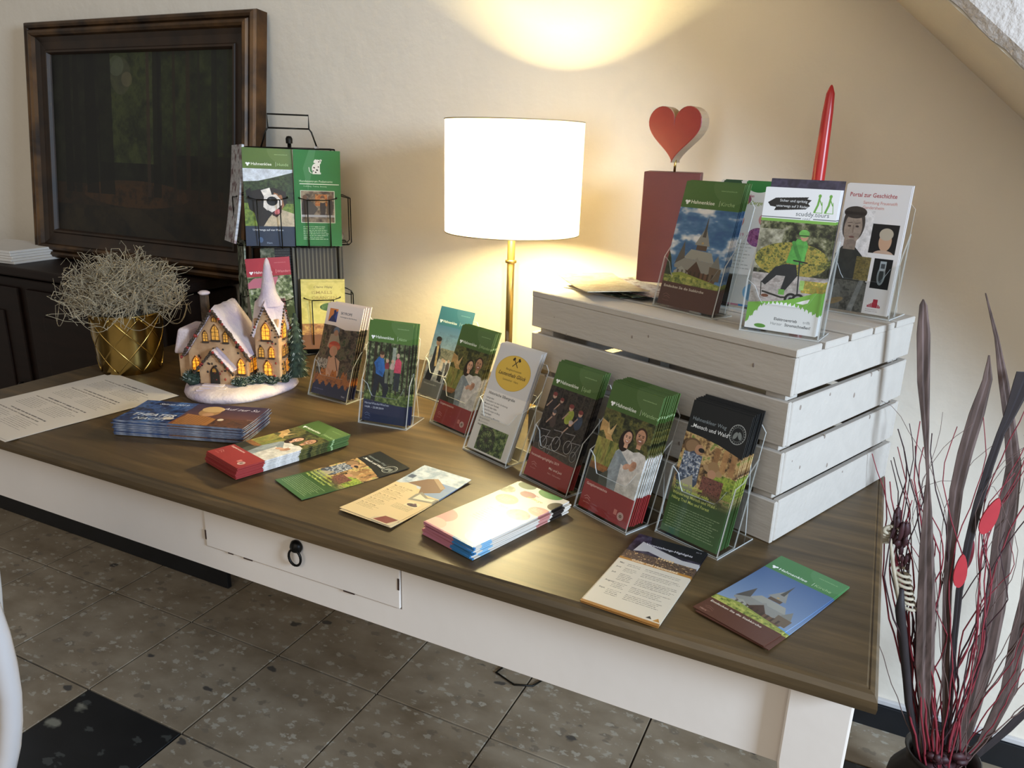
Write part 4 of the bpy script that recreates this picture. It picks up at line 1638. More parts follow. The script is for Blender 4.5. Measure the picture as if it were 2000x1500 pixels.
def filled(p, th, lean, w, h, m, n, label, hlabel, glabel, t=.0016, gap=.0012, rise=0., shiftx=0., hl=True, up=.0055, dmin=.02, **kw):
    """a holder with n leaflets, the front one named by its own label"""
    th, lean = R(th), R(lean)
    d = max(dmin, n * (t + gap) + .012)
    if hl:
        holder(p, th, lean, w, d, hlabel, **kw)
    nn = Vector((-math.sin(th), math.cos(th), 0))
    e = Vector((math.cos(th), math.sin(th), 0))
    rr = random.Random(int(abs(p[0]) * 1000))
    for i in range(n):
        q = Vector(p) + nn * (.0016 + i * (t + gap)) + Vector((0, 0, up + (rise * i if i else 0)))
        if i:
            q += e * (shiftx * i + rr.uniform(-.0012, .0012)) + Vector((0, 0, rr.uniform(0, .002)))
        leaflet(m, w, h, t, stand_m(q, th, lean), label if i == 0 else glabel, None if i == 0 else glabel, cat='leaflet')


filled((-1.091, 1.320, TZ), -6.8, 18.5, .112, .214, P_CLIMB, 4, 'cream-topped climbing leaflet with red helmet in the leftmost holder', 'clear holder at far left of the holders, holding the climbing leaflets', 'climbing leaflets behind the front one in the leftmost holder', shiftx=.0022, hf=.062, gap=.004)
filled((-.882, 1.239, TZ), 5.2, 12.3, .103, .213, P_HIKE, 3, 'green and navy leaflet with family hiking in forest, nearest the lit church', 'clear holder with the hiking leaflets, second from the left', 'hiking leaflets behind the front one', shiftx=.004, gap=.003, hf=.07)
filled((-.876, 1.437, TZ), -15.4, 20.4, .109, .213, P_WINTER, 1, 'teal-topped winter walk leaflet standing behind the couple leaflets', 'clear holder with the single teal winter leaflet, near the lamp foot', '', hf=.07)
filled((-.753, 1.290, TZ), -21.2, 22, .106, .213, P_COUPLE, 6, 'couple leaflet with green head and red foot, left of the silver mine leaflet', 'clear holder with couple leaflets directly left of the mine leaflet', 'couple leaflets behind the front one in the holder left of the mine leaflet', hf=.075)
filled((-.615, 1.193, TZ), -21, 23.5, .112, .214, P_MINE, 5, 'pale leaflet with yellow oval and crossed hammers above a mine wheel photo', 'clear holder with the pale yellow-oval mine leaflets', 'mine leaflets behind the front one', t=.0009, gap=.0026, hf=.085)
filled((-.466, 1.131, TZ), -23, 21.5, .107, .212, P_BIKES, 6, 'leaflet with mountain bikers between green head and red foot', 'clear holder with the mountain biker leaflets', 'mountain biker leaflets behind the front one', gap=.0018, hf=.075)
filled((-.335, 1.059, TZ), -25.3, 17.8, .106, .213, P_COUPLE, 9, 'couple leaflet with green head and red foot, right of the biker leaflets', 'clear holder with couple leaflets right of the biker leaflets', 'couple leaflets behind the front one in the holder right of the bikers', gap=.0022, shiftx=.0006, rise=.0004, hf=.078)
filled((-.193, 1.047, TZ), -21.8, 16.0, .101, .209, P_FOREST, 8, 'black-topped forest trail leaflet with green foot standing before the crate corner', 'clear holder with black and green forest trail leaflets at the crate corner', 'forest trail leaflets behind the front one', gap=.0022, shiftx=.0005, rise=.0006, hf=.085)

CZ_ = TZ + .307
filled((-.285, 1.279, CZ_), -28, 13.2, .122, .214, P_CHURCH, 6, 'leaflet with wooden stave church under blue sky, on the crate', 'clear holder with stave church leaflets, leftmost on the crate', 'stave church leaflets behind the front one on the crate', gap=.0018, hf=.065, foot=.012)
filled((-.117, 1.188, CZ_), -7.9, 7.1, .106, .211, P_SCOOT, 3, 'white and green leaflet with helmeted scooter rider, on the crate', 'clear holder with scooter leaflets, nearest the crate front', 'scooter leaflets behind the front one', gap=.002, shiftx=.001, hf=.055, dmin=.032, foot=.03)
filled((-.020, 1.429, CZ_), -18, 3.7, .104, .213, P_HIST, 3, 'white leaflet with statue head and red heading, rightmost on the crate', 'clear holder with the white history leaflets, rightmost on the crate', 'history leaflets behind the front one', gap=.002, hf=.07)
filled((-.219, 1.368, CZ_), -14, 4.5, .105, .212, P_DISCS, 3, 'white leaflet with coloured discs standing between church and scooter leaflets', 'clear holder behind and between the church and scooter leaflets', 'disc leaflets behind the front one on the crate', gap=.002, hf=.07, foot=.01)
for i in range(2):
    q = Vector((-.1135 + .001 * i, 1.2075 + .004 * i, CZ_ + .018))
    leaflet(P_PURPLE, .104, .211, .0016, stand_m(q, R(-7.9), R(7.1)), 'dark purple leaflet whose top edge shows behind the scooter leaflet', 'purple leaflets behind the scooter leaflet')

# flat leaflets and stacks
rr = random.Random(11)


def pile(c, th, w, h, m, n, label, glabel, t, bend=0., jit=.002, drift=(0, 0), rot=.01, edge=None):
    for i in range(n):
        top = i == n - 1
        jx, jy = (0, 0) if top else (rr.uniform(-jit, jit), rr.uniform(-jit, jit))
        k = n - 1 - i
        M = flat_m((c[0] + jx - drift[0] * k, c[1] + jy - drift[1] * k, TZ + .0006 + i * (t + .0001)), th + (0 if top else rr.uniform(-rot, rot)), h)
        leaflet(m, w, h, t, M, label if top else glabel, None if top else glabel, bend=bend, edge=edge)


pile((-1.198, 1.030, 0), R(19), .268, .122, P_THEA, 18, 'blue theatre leaflet with hat-wearing accordion player on top of the thick stack', 'theatre leaflets stacked under the top one', .00165, bend=.0015, jit=.0035, edge=M_PEDGE)
pile((-.950, 1.010, 0), R(-16.5), .108, .235, P_COUPLE, 1 + 12, 'couple leaflet lying slid aside on top of the green fanned stack', 'couple leaflets lying stacked below the slid one', .0019, bend=.001, jit=.002, drift=(.0009, -.0003), rot=.006)
pile((-.797, .998, 0), R(-22.7), .100, .213, P_FOREST, 1, 'forest trail leaflet with black head and green foot lying flat', '', .001, bend=.0012)
pile((-.650, .982, 0), R(-7.6), .106, .213, P_HOURS, 2, 'sand-coloured opening hours leaflet with blue sky lying flat', 'sand-coloured leaflet peeking out below the opening hours leaflet', .0008, bend=.004, jit=.004, rot=.03)
pile((-.473, .9685, 0), R(-17.8), .108, .216, P_DISCS, 9, 'white leaflet with coloured discs on top of the white stack', 'white disc leaflets stacked under the top one', .0022, bend=.0006, jit=.003, rot=.03)
pile((-.2186, .926, 0), R(-4.2), .106, .214, P_HIGH, 4, 'night-sky event leaflet with ochre band lying before the forest trail holder', 'event leaflets under the top night-sky one', .0008, bend=.0008, jit=.0016, rot=.008)
pile((-.055, .955, 0), R(-24), .104, .212, P_CHURCHF, 2, 'stave church leaflet lying flat near the right front table corner', 'stave church leaflet showing under the flat one', .0012, bend=.002, jit=.006, rot=.05)
leaflet(P_SHEET, .27, .36, .0004, flat_m((-1.552, 1.005, TZ + .0014), R(-9), .36), 'white printed schedule sheet lying at the left end of the table', bend=.0008, cat='paper sheet', name='paper_sheet')
leaflet(P_SHEET, .27, .36, .0004, flat_m((-1.560, .995, TZ + .0004), R(-6), .36), 'lower schedule sheet showing a torn-looking edge under the upper one', bend=.0008, cat='paper sheet', name='paper_sheet')

# ------------------------------------------------------------------ crate
cA = Vector((-.081, 1.109, TZ))
cth = R(-22.5)
CL, CW, CH = .545, .41, .307
cr = thing('wooden_crate', 'whitewashed wooden crate standing upside down on the right of the table', 'crate', cA, cth)
rc = random.Random(5)


def board(c, d, jitz=0., m=M_CRATE):
    mb = MB().box((0, 0, 0), d)
    o = mb.build('board', m, cr, bevel=.0016, bseg=1)
    o.location = c
    o.rotation_euler = (rc.uniform(-.004, .004), rc.uniform(-.005, .005), rc.uniform(-.003, .003))
    return o


zs = [(.001, .070), (.080, .148), (.158, .227), (.237, .295)]
for a_, b_ in zs:
    zc, hh = (a_ + b_) / 2, b_ - a_
    board((-CL / 2, .005, zc), (CL, .009, hh))
    board((-CL / 2, CW - .005, zc), (CL, .009, hh))
    board((-.005, CW / 2, zc), (.011, CW - .02, hh))
    board((-CL + .005, CW / 2, zc), (.011, CW - .02, hh))
tw = (CW - 4 * .011) / 5
for i in range(5):
    board((-CL / 2, tw / 2 + i * (tw + .011), .301), (CL + .002, tw, .012))
for x in (-.03, -CL + .03):
    for y in (.03, CW - .03):
        board((x, y, .145), (.034, .034, .286))
kn = MB()
for _ in range(26):
    z = rc.uniform(.02, .28)
    s_ = rc.uniform(.0012, .003)
    if rc.random() < .6:
        kn.add([(-rc.uniform(.02, CL - .02) + 0, -.0002, z)], [])
        x = -rc.uniform(.02, CL - .02)
        kn.lathe([(s_, 0), (s_ * .6, .0006)], 8, Matrix.Translation((x, .0008, z)) @ Matrix.Rotation(PI / 2, 4, 'X') @ Matrix.Diagonal((1, 1.6, 1, 1)), smooth=False)
    else:
        y = rc.uniform(.02, CW - .02)
        kn.lathe([(s_, 0), (s_ * .6, .0006)], 8, Matrix.Translation((.0006, y, z)) @ Matrix.Rotation(PI / 2, 4, 'Y') @ Matrix.Diagonal((1.6, 1, 1, 1)), smooth=False)
tag(kn.build('knots', M_KNOT, cr), kind='stuff')

# leaflets lying at the left end of the crate top
for i, (dx, dy, th_, m_) in enumerate([(0, 0, 50, P_OLIVE), (.02, -.01, 62, P_DARK), (.035, .0, 44, P_OLIVE), (.05, -.005, 58, P_GREY)]):
    leaflet(m_, .10, .2, .0014, flat_m((-.455 + dx, 1.425 + dy, CZ_ + .0012 + i * .0022), R(th_), .2), 'thin leaflet fanned in the loose pile at the heart block foot', 'loose leaflets at the heart block foot', bend=.002)
leaflet(P_PLACES, .12, .21, .0014, flat_m((-.478, 1.402, CZ_ + .0112), R(38), .21), 'pale open leaflet on top of the loose pile at the crate left end', bend=.004)

# ------------------------------------------------------------------ heart on a block
ht = thing('heart_decoration', 'red wooden heart on a short rod above a tall dark red block, on the crate', 'decoration', (-.402, 1.60, CZ_), R(10))
MB().box((.0, 0, .1115), (.112, .10, .222)).build('block', M_BLOCKR, ht, bevel=.0015)
MB().tube([(0, 0, .222), (0, 0, .252)], .0025, 8).build('rod', M_BRASS, ht)
pts = []
for i in range(60):
    a = 2 * PI * i / 60
    x = 16 * math.sin(a) ** 3
    y = 13 * math.cos(a) - 5 * math.cos(2 * a) - 2 * math.cos(3 * a) - math.cos(4 * a)
    pts.append((x / 32 * .118, (y + 17) / 29 * .109))
hm = MB()
Mh = Matrix.Translation((0, .016, .240)) @ Matrix.Rotation(PI / 2, 4, 'X')
hm.prism([(p[0], p[1]) for p in pts], .034, Mh, 0, 1)
ho = hm.build('heart', None, ht, [M_REDW, M_RAWW], bevel=.0012, bseg=1)
ho.rotation_euler = (0, 0, R(-24))

cd = thing('candle', 'tall tapered red candle standing behind the leaflets on the crate', 'candle', (-.124, 1.59, CZ_))
MB().lathe([(.0125, .02), (.0125, .10), (.0115, .25), (.0095, .34), (.0075, .372), (.003, .384), (.001, .387)], 20).build('wax', M_WAX, cd)
MB().lathe([(.035, 0), (.035, .004), (.012, .012), (.0145, .03), (.0135, .03), (.0128, .02)], 20).build('candle_holder', M_BLACKM, cd)

# ------------------------------------------------------------------ table lamp
lp = thing('table_lamp', 'lit table lamp with white drum shade, brass stem and clear tube', 'lamp', (-.72, 1.50, TZ))
MB().lathe([(.078, 0), (.08, .004), (.078, .012), (.02, .014)], 40).build('base', M_BRASS, lp)
MB().tube([(0, 0, .012), (0, 0, .436)], .0083, 16).build('stem', M_BRASS, lp)
MB().lathe([(.012, .3265), (.0125, .329), (.012, .3325), (.0076, .333)], 20).build('collar', M_BRASS, lp)
mg, N_, L_, b_ = nmat('clear_tube')
b_.inputs['Transmission Weight'].default_value = 1
b_.inputs['Roughness'].default_value = .02
b_.inputs['IOR'].default_value = 1.47
MB().lathe([(.0195, .014), (.0195, .326), (.0165, .326), (.0165, .016)], 32).build('glass_tube', M_ACR, lp)
sh = MB()
Rt, Rb, zt_, zb2 = .1455, .1445, .620, .392
sh.lathe([(Rb, zb2), (Rt, zt_)], 64, cap=False)
sh.build('lamp_shade', M_SHADE, lp)
M_RIM = mat('shade_rim', '#a89878', .7, var=.1)
for r_, z_ in ((Rt, zt_), (Rb, zb2)):
    MB().tube([(r_ * math.cos(a), r_ * math.sin(a), z_) for a in [2 * PI * k / 64 for k in range(64)]], .0013, 6, closed=True).build('shade_rim', M_RIM, lp)
bl = MB().blob((0, 0, .464), (.02, .02, .026), seg=16, rings=10).build('bulb', M_BULB, lp)
sp = MB()
for k in range(3):
    a = 2 * PI * k / 3
    sp.tube([(.009 * math.cos(a), .009 * math.sin(a), .43), (Rt * math.cos(a), Rt * math.sin(a), .615)], .001, 5)
sp.build('spider', M_BLACKM, lp)

# ------------------------------------------------------------------ gold pot with silvery cushion plant
pp = thing('potted_plant', 'dry silvery cushion bush in a round gold pot with diamond ribs', 'plant', (-1.668, 1.262, TZ))
prf = [(.066, 0), (.070, .004), (.0735, .03), (.0790, .10), (.0815, .150), (.083, .153), (.0815, .156), (.0785, .153), (.075, .13)]
MB().lathe([(a * 1.02, b * .97) for a, b in prf], 48).build('pot', M_GOLD, pp)
rb = MB()
for s_ in (-1, 1):
    for k in range(8):
        pts = []
        for j in range(13):
            v = j / 12
            z = .006 + v * .138
            r0 = (.0708 + .0112 * v) * 1.02
            a = 2 * PI * k / 8 + s_ * v * PI * .5 + .45
            pts.append((r0 * math.cos(a), r0 * math.sin(a), z))
        rb.tube(pts, .0021, 5)
rb.build('diamond_ribs', M_GOLD, pp)
MB().blob((0, 0, .15), (.076, .076, .02), seg=20, rings=8, jit=.03).build('moss', M_SOIL, pp)
fo = MB()
rp = random.Random(21)
for i in range(900):
    a = rp.uniform(0, 2 * PI)
    el = math.asin(rp.uniform(-.12, 1))
    rad = rp.uniform(.45, .98)
    tip = Vector((.165 * math.cos(a) * math.cos(el) * rad, .165 * math.sin(a) * math.cos(el) * rad, .185 + .125 * math.sin(el) * rad))
    if tip.z < .15:
        tip.z = .15 + rp.uniform(0, .02)
    st = Vector((rp.uniform(-.05, .05), rp.uniform(-.05, .05), .155)) if i % 3 == 0 else tip * rp.uniform(.4, .8) + Vector((rp.uniform(-.05, .05), rp.uniform(-.05, .05), .05))
    pts = []
    wob = Vector((rp.uniform(-1, 1), rp.uniform(-1, 1), rp.uniform(-1, 1))) * rp.uniform(.012, .034)
    wob2 = Vector((rp.uniform(-1, 1), rp.uniform(-1, 1), rp.uniform(-1, 1))) * .016
    cyc = rp.uniform(1.4, 3.4)
    for j in range(9):
        t = j / 8
        q = st.lerp(tip, t) + wob * math.sin(t * PI * cyc) + wob2 * math.cos(t * PI * cyc * 1.3) + Vector((rp.uniform(-1, 1), rp.uniform(-1, 1), rp.uniform(-1, 1))) * .004
        pts.append(q)
    r0 = rp.uniform(.0006, .0011)
    fo.tube(pts, [r0 * 1.2, r0 * 1.2, r0, r0, r0, r0 * .9, r0 * .9, r0 * .8, r0 * .5], 3, cap=False)
for i in range(16):
    a = rp.uniform(0, 2 * PI)
    pts = [Vector((.15 * math.cos(a + j * .09), .15 * math.sin(a + j * .09), .17 - .04 * math.sin(j / 8 * PI))) * 1 for j in range(9)]
    fo.tube(pts, .0007, 3, cap=False)
tag(fo.build('foliage', M_DRY, pp), kind='stuff')

# ------------------------------------------------------------------ black wire item on the floor under the table
wl = MB()
c_ = [(-.735, 1.515), (-.722, 1.569), (-.655, 1.585), (-.613, 1.550), (-.628, 1.512), (-.672, 1.494)]
wl.tube([(x, y, .006) for x, y in c_], .0028, 6, closed=True)
tag(wl.build('wire_loop', M_WIRE), 'bent black wire loop lying on the floor tiles beneath the table', 'wire')


# ------------------------------------------------------------------ lit ceramic church on a snowy base
ch = thing('church_ornament', 'lit ceramic church with snowy roofs and glowing arched windows on a snow base', 'ornament', (-1.329, 1.239, TZ), R(20.7))
rh = random.Random(9)
# snow base, centre a little right of the gable
u_, d_ = .036, .014
bx, by = u_ * .906 - d_ * .423, u_ * .423 + d_ * .906
vs, fs = [], []
NS = 40
rings = [(1.0, 0), (1.03, .006), (1.01, .014), (.93, .020), (.80, .0235), (.5, .0255), (.2, .026)]
shape = []
for k in range(NS):
    a = 2 * PI * k / NS
    e = 1 + .05 * math.sin(3 * a + .8) + .05 * math.sin(2 * a - .5)
    cu, cd2 = .128 * e * math.cos(a), .098 * e * math.sin(a)
    if cd2 < 0:
        cd2 *= 1.05
    shape.append((cu * .906 - cd2 * .423, cu * .423 + cd2 * .906))
for f_, z in rings:
    for k in range(NS):
        vs.append((bx + shape[k][0] * f_, by + shape[k][1] * f_, z + (.002 * math.sin(k * 1.7 + f_ * 9) if 0 < z < .025 else 0)))
for i in range(len(rings) - 1):
    for k in range(NS):
        l = (k + 1) % NS
        fs.append((i * NS + k, i * NS + l, (i + 1) * NS + l, (i + 1) * NS + k))
fs += [tuple(range(NS - 1, -1, -1)), tuple(range((len(rings) - 1) * NS, len(rings) * NS))]
MB().add(vs, fs, smooth=True).build('snow_base', M_SNOW, ch)
st_ = MB()
for i in range(3):
    st_.box((-.008 + .004 * i, -.034 - .011 * i, .0265 - .0028 * i), (.05 + .012 * i, .014, .004))
st_.build('steps', M_SNOW, ch, bevel=.0012)
ZB = .025


def gable_block(xa, xb, ya_, yb_, ze, za, m, name, parent=ch):
    xm = (xa + xb) / 2
    poly = [(xa, ZB), (xb, ZB), (xb, ZB + ze), (xm, ZB + za), (xa, ZB + ze)]
    vs = [(x, ya_, z) for x, z in poly] + [(x, yb_, z) for x, z in poly]
    return MB().add(vs, [tuple(range(4, -1, -1))[::-1], tuple(range(9, 4, -1)), (0, 5, 6, 1), (1, 6, 7, 2), (2, 7, 8, 3), (3, 8, 9, 4), (4, 9, 5, 0)]).build(name, m, parent, bevel=.002)


def roof(xa, xb, ya_, yb_, ze, za, t, name, ov=.008, parent=ch):
    """snowy saddle roof, thick and lumpy"""
    xm = (xa + xb) / 2
    sl = (za - ze) / ((xb - xa) / 2)
    m = MB()
    ny, nx = 8, 6
    vs, fs = [], []
    for j in range(ny + 1):
        y = ya_ - ov + (yb_ - ya_ + 2 * ov) * j / ny
        for i in range(-nx, nx + 1):
            x = xm + ((xb - xa) / 2 + ov) * i / nx
            z = ZB + za - sl * abs(x - xm)
            q = t * (.8 + .35 * rh.random())
            if abs(i) == nx or j in (0, ny):
                q *= .55
            vs.append((x, y, z + .0005))
            vs.append((x, y, z + q))
    w = (2 * nx + 1) * 2
    for j in range(ny):
        for i in range(2 * nx):
            a = j * w + i * 2
            fs.append((a + 1, a + 3, a + w + 3, a + w + 1))
            fs.append((a, a + w, a + w + 2, a + 2))
        a = j * w
        fs.append((a, a + 1, a + w + 1, a + w))
        a = j * w + 4 * nx
        fs.append((a, a + w, a + w + 1, a + 1))
    for j in (0, ny):
        for i in range(2 * nx):
            a = j * w + i * 2
            fs.append((a, a + 2, a + 3, a + 1))
    return m.add(vs, fs, smooth=True).build(name, M_SNOW, parent)


def garland(pts, parent, r=.0042, n=26, name='garland'):
    m = MB()
    P_ = [Vector(p) for p in pts]
    for k in range(n):
        t = k / (n - 1) * (len(P_) - 1)
        i = min(int(t), len(P_) - 2)
        q = P_[i].lerp(P_[i + 1], t - i)
        m.blob(q, r * rh.uniform(.75, 1.25), mi=1 if rh.random() < .2 else 0, seg=6, rings=4, jit=.25, rnd=rh)
    return m.build(name, None, parent, [M_TRIMB, M_BERRY])


main = gable_block(-.080, .060, 0, .105, .068, .170, M_STONE, 'church_body')
roof(-.080, .060, 0, .105, .068, .170, .009, 'snow_roof', ov=.008)
garland([(-.091, -.010, ZB + .058), (-.01, -.011, ZB + .172), (.071, -.010, ZB + .058)], ch, .0042, 40)
garland([(.069, -.005, ZB + .060), (.069, .050, ZB + .060)], ch, .003, 12)
porch = gable_block(-.046, .030, -.022, 0, .036, .078, M_STONE, 'porch')
roof(-.046, .030, -.022, .0, .036, .078, .006, 'porch_snow_roof', ov=.005)
garland([(-.054, -.030, ZB + .028), (-.008, -.030, ZB + .080), (.038, -.030, ZB + .028)], ch, .0034, 24)
# side wing, chimney
wg = MB()
wg.box((-.098, .055, ZB + .032), (.034, .07, .064))
wg.build('side_wing', M_STONE, ch, bevel=.002)
vs = []
for y in (.012, .10):
    vs += [(-.124, y, ZB + .056), (-.084, y, ZB + .062), (-.080, y, ZB + .118), (-.108, y, ZB + .120)]
MB().add(vs, [(0, 1, 2, 3)[::-1], (4, 5, 6, 7), (0, 4, 5, 1)[::-1], (1, 5, 6, 2)[::-1], (2, 6, 7, 3)[::-1], (3, 7, 4, 0)[::-1]]).build('wing_snow_roof', M_SNOW, ch, bevel=.008, bseg=3)
MB().box((-.080, .10, ZB + .10), (.016, .016, .17)).build('chimney', M_TRIMB, ch, bevel=.002)
MB().blob((-.080, .10, ZB + .188), (.0135, .0135, .006), seg=14, rings=8, jit=.06, rnd=rh).build('chimney_snow', M_SNOW, ch)
# tower
tx, ty, th_ = .102, .048, .029
MB().box((tx, ty, ZB + .075), (2 * th_, 2 * th_, .150)).build('tower', M_STONE, ch, bevel=.0025)
for k in range(4):
    Mk = Matrix.Translation((tx, ty, 0)) @ Matrix.Rotation(k * PI / 2, 4, 'Z')
    g = MB()
    g.add([Mk @ Vector(q) for q in [(-th_, -th_ - .001, ZB + .120), (th_, -th_ - .001, ZB + .120), (0, -th_ - .001, ZB + .176), (-th_, -th_ + .02, ZB + .120), (th_, -th_ + .02, ZB + .120), (0, -th_ + .02, ZB + .176)]],
          [(0, 1, 2), (5, 4, 3), (0, 2, 5, 3), (1, 4, 5, 2), (0, 3, 4, 1)])
    g.build('tower_gable', M_STONE, ch)
    # snow folds running down from the spire between the gables
    MB().add([Mk @ Vector(q) for q in [(-th_ - .005, -th_ - .005, ZB + .112), (.0, -th_ - .006, ZB + .183), (0, -.004, ZB + .215), (-th_ - .006, 0, ZB + .183),
                                        (-th_ - .001, -th_ - .001, ZB + .105), (0, -th_ + .002, ZB + .174), (-th_ + .002, 0, ZB + .174)]],
             [(0, 1, 2, 3), (0, 4, 5, 1), (0, 3, 6, 4)], smooth=False).build('tower_snow', M_SNOW, ch)
    if k in (0, 1):
        garland([Mk @ Vector((-th_ - .004, -th_ - .007, ZB + .112)), Mk @ Vector((0, -th_ - .007, ZB + .180)), Mk @ Vector((th_ + .004, -th_ - .007, ZB + .112))], ch, .0026, 22)
MB().lathe([(.030, ZB + .178), (.026, ZB + .192), (.0185, ZB + .205), (.014, ZB + .232), (.0075, ZB + .270), (.0045, ZB + .281), (.0012, ZB + .286)], 10, Matrix.Translation((tx, ty, 0))).build('spire', M_SNOW, ch)
# dormer on the main roof
dm = gable_block(.018, .046, .018, .06, .078, .100, M_STONE, 'dormer')
roof(.018, .046, .018, .06, .078, .100, .005, 'dormer_snow_roof', ov=.004)


def arch(w, h, n=8):
    p = [(-w / 2, 0), (w / 2, 0), (w / 2, h * .62)]
    for i in range(1, n):
        a = i / n * PI / 2
        p.append((w / 2 * (1 - math.sin(a) ** 1.4 * 1.0), h * .62 + h * .38 * math.sin(a)))
    p.append((0, h))
    for i in range(n - 1, 0, -1):
        a = i / n * PI / 2
        p.append((-w / 2 * (1 - math.sin(a) ** 1.4), h * .62 + h * .38 * math.sin(a)))
    p.append((-w / 2, h * .62))
    return p


def win(x, y, z, w, h, rz=0., m=None, bars=True, name='window', sill=True):
    M = Matrix.Translation((x, y, ZB + z)) @ Matrix.Rotation(R(rz), 4, 'Z') @ Matrix.Rotation(PI / 2, 4, 'X')
    o = MB().prism(arch(w, h), .0016, M).build(name, m or M_LIT, ch)
    f = MB()
    pl = [(p[0], p[1], .0020) for p in arch(w, h)]
    f.tube([M @ Vector(p) for p in pl], .0009, 4, closed=True)
    if bars:
        f.tube([M @ Vector(p) for p in ((0, 0, .002), (0, h, .002))], .00055, 4)
        for k in (.25, .5, .7):
            f.tube([M @ Vector(p) for p in ((-w / 2, h * k, .002), (w / 2, h * k, .002))], .0005, 4)
    tag(f.build('window_bars', M_MULL, o), kind='stuff')
    if sill:
        f = MB().box((0, -.0018, .003), (w * 1.2, .0034, .005), M).build('sill', M_TRIMB, o)
    return o


win(-.010, -.0005, .100, .018, .037, m=M_LIT2)
win(-.034, -.0005, .096, .012, .026, m=M_LIT2)
win(.014, -.0005, .096, .012, .026, m=M_LIT2)
win(-.010, -.0005, .143, .010, .012, m=M_LIT2, sill=False)
win(-.062, -.0005, .022, .017, .038)
win(.046, -.0005, .022, .017, .038)
d_ = win(-.008, -.0225, .001, .021, .044, m=M_DOORC, name='door', bars=False, sill=False)
f_ = win(-.008, -.0242, .030, .009, .011, m=M_LIT2, sill=False)
for yy in (.018, .040):
    win(.0605, yy, .022, .012, .036, 90)
win(.032, .0175, .079, .008, .016, m=M_LIT2)
for x, z, w, h, mm_ in ((tx, .102, .0195, .041, M_LIT), (tx - .013, .060, .013, .027, M_LIT2), (tx + .011, .060, .013, .027, M_LIT), (tx, .016, .0185, .037, M_LIT)):
    win(x, ty - th_ - .0015, z, w, h, m=mm_)
for y, z, w, h, mm_ in ((ty, .102, .018, .040, M_LIT), (ty - .010, .060, .012, .026, M_LIT2), (ty + .012, .060, .012, .026, M_LIT2), (ty - .012, .014, .012, .034, M_LIT2), (ty + .012, .018, .012, .030, M_LIT)):
    win(tx + th_ + .0015, y, z, w, h, 90, m=mm_)
pe = MB()
for _ in range(64):
    f = rh.choice('gtsr')
    m_ = rh.choice((0, 0, 1))
    if f == 'g':
        x, z = rh.uniform(-.074, .054), rh.uniform(.006, .09)
        if -.05 < x < .034 and z < .075:
            continue
        c = (x, -.001, ZB + z)
    elif f == 't':
        c = (tx + rh.uniform(-.026, .026), ty - th_ - .001, ZB + rh.uniform(.004, .15))
    elif f == 'r':
        c = (tx + th_ + .001, ty + rh.uniform(-.026, .026), ZB + rh.uniform(.004, .13))
    else:
        c = (rh.uniform(-.04, .024), -.023, ZB + rh.uniform(.006, .05))
    pe.blob(c, (rh.uniform(.0015, .003), rh.uniform(.0015, .0026), rh.uniform(.002, .0034)), mi=m_, seg=6, rings=4)
tag(pe.build('pebbles', None, ch, [M_PEB, M_BERRY]), kind='stuff')


def bush(c, r, n=200):
    m = MB()
    m.blob(c, (r[0] * .85, r[1] * .85, r[2] * .85), seg=12, rings=8, jit=.15, rnd=rh)
    for _ in range(n):
        v = Vector((rh.gauss(0, 1), rh.gauss(0, 1), abs(rh.gauss(0, 1)) - .1)).normalized()
        q = Vector((c[0] + v.x * r[0], c[1] + v.y * r[1], c[2] + v.z * r[2]))
        e = (q - Vector(c)) * .22 + Vector((rh.uniform(-1, 1), rh.uniform(-1, 1), rh.uniform(-1, 1))) * .002
        m.tube([q - e * .8, q + e], [.0011, .0003], 3, mi=1 if rh.random() < .22 else 0, cap=False)
    return m.build('bush', None, ch, [M_BUSH, M_FROST])


bush((-.066, -.020, .035), (.021, .017, .019))
bush((.050, -.022, .031), (.019, .014, .013))
bush((.068, .0, .031), (.015, .012, .011))
bush((.086, .004, .035), (.016, .011, .014))
bush((.112, .010, .031), (.017, .010, .010))
bush((.136, .030, .031), (.013, .013, .010))
tr_ = MB()
tc_ = (.150, .075)
for k in range(11):
    z = .028 + k * .0135
    rr_ = .025 * (1 - (k / 12) ** 1.6)
    tr_.lathe([(rr_, z), (rr_ * .55, z + .017)], 9, Matrix.Translation((tc_[0], tc_[1], 0)) @ Matrix.Rotation(k * .7, 4, 'Z'), cap=False)
    for q in range(26):
        a = rh.uniform(0, 2 * PI)
        tr_.tube([(tc_[0] + rr_ * .7 * math.cos(a), tc_[1] + rr_ * .7 * math.sin(a), z + .006), (tc_[0] + rr_ * 1.25 * math.cos(a), tc_[1] + rr_ * 1.25 * math.sin(a), z + rh.uniform(-.003, .003))], [.0014, .0003], 3, mi=1 if q % 6 == 0 else 0, cap=False)
tr_.build('fir_tree', None, ch, [M_BUSH, M_FROST])

# ------------------------------------------------------------------ wire leaflet rack
RX, RY, RZ = -1.446, 1.638, R(43)
rk = thing('leaflet_rack', 'black wire leaflet rack with carrying handle standing behind the lit church', 'rack', (RX, RY, TZ), RZ)
MB().lathe([(.085, 0), (.087, .004), (.084, .008), (.012, .012)], 32).build('base', M_BLACKM, rk)
MB().tube([(0, 0, .01), (0, 0, .565)], .005, 8).build('pole', M_WIRE, rk)
MB().lathe([(.0085, .560), (.009, .572), (.006, .578), (.001, .579)], 14).build('pole_cap', M_BLACKM, rk)
hd = [(-.072, 0, .548), (-.058, 0, .590), (-.052, 0, .598), (-.052, 0, .632), (.052, 0, .632), (.052, 0, .598), (.058, 0, .590), (.072, 0, .548)]
hm_ = MB().tube(hd, .0022, 6)
hm_.tube([(-.052, 0, .598), (.052, 0, .598)], .0022, 6)
hm_.build('handle', M_WIRE, rk)
fw_ = MB()
S_ = .082
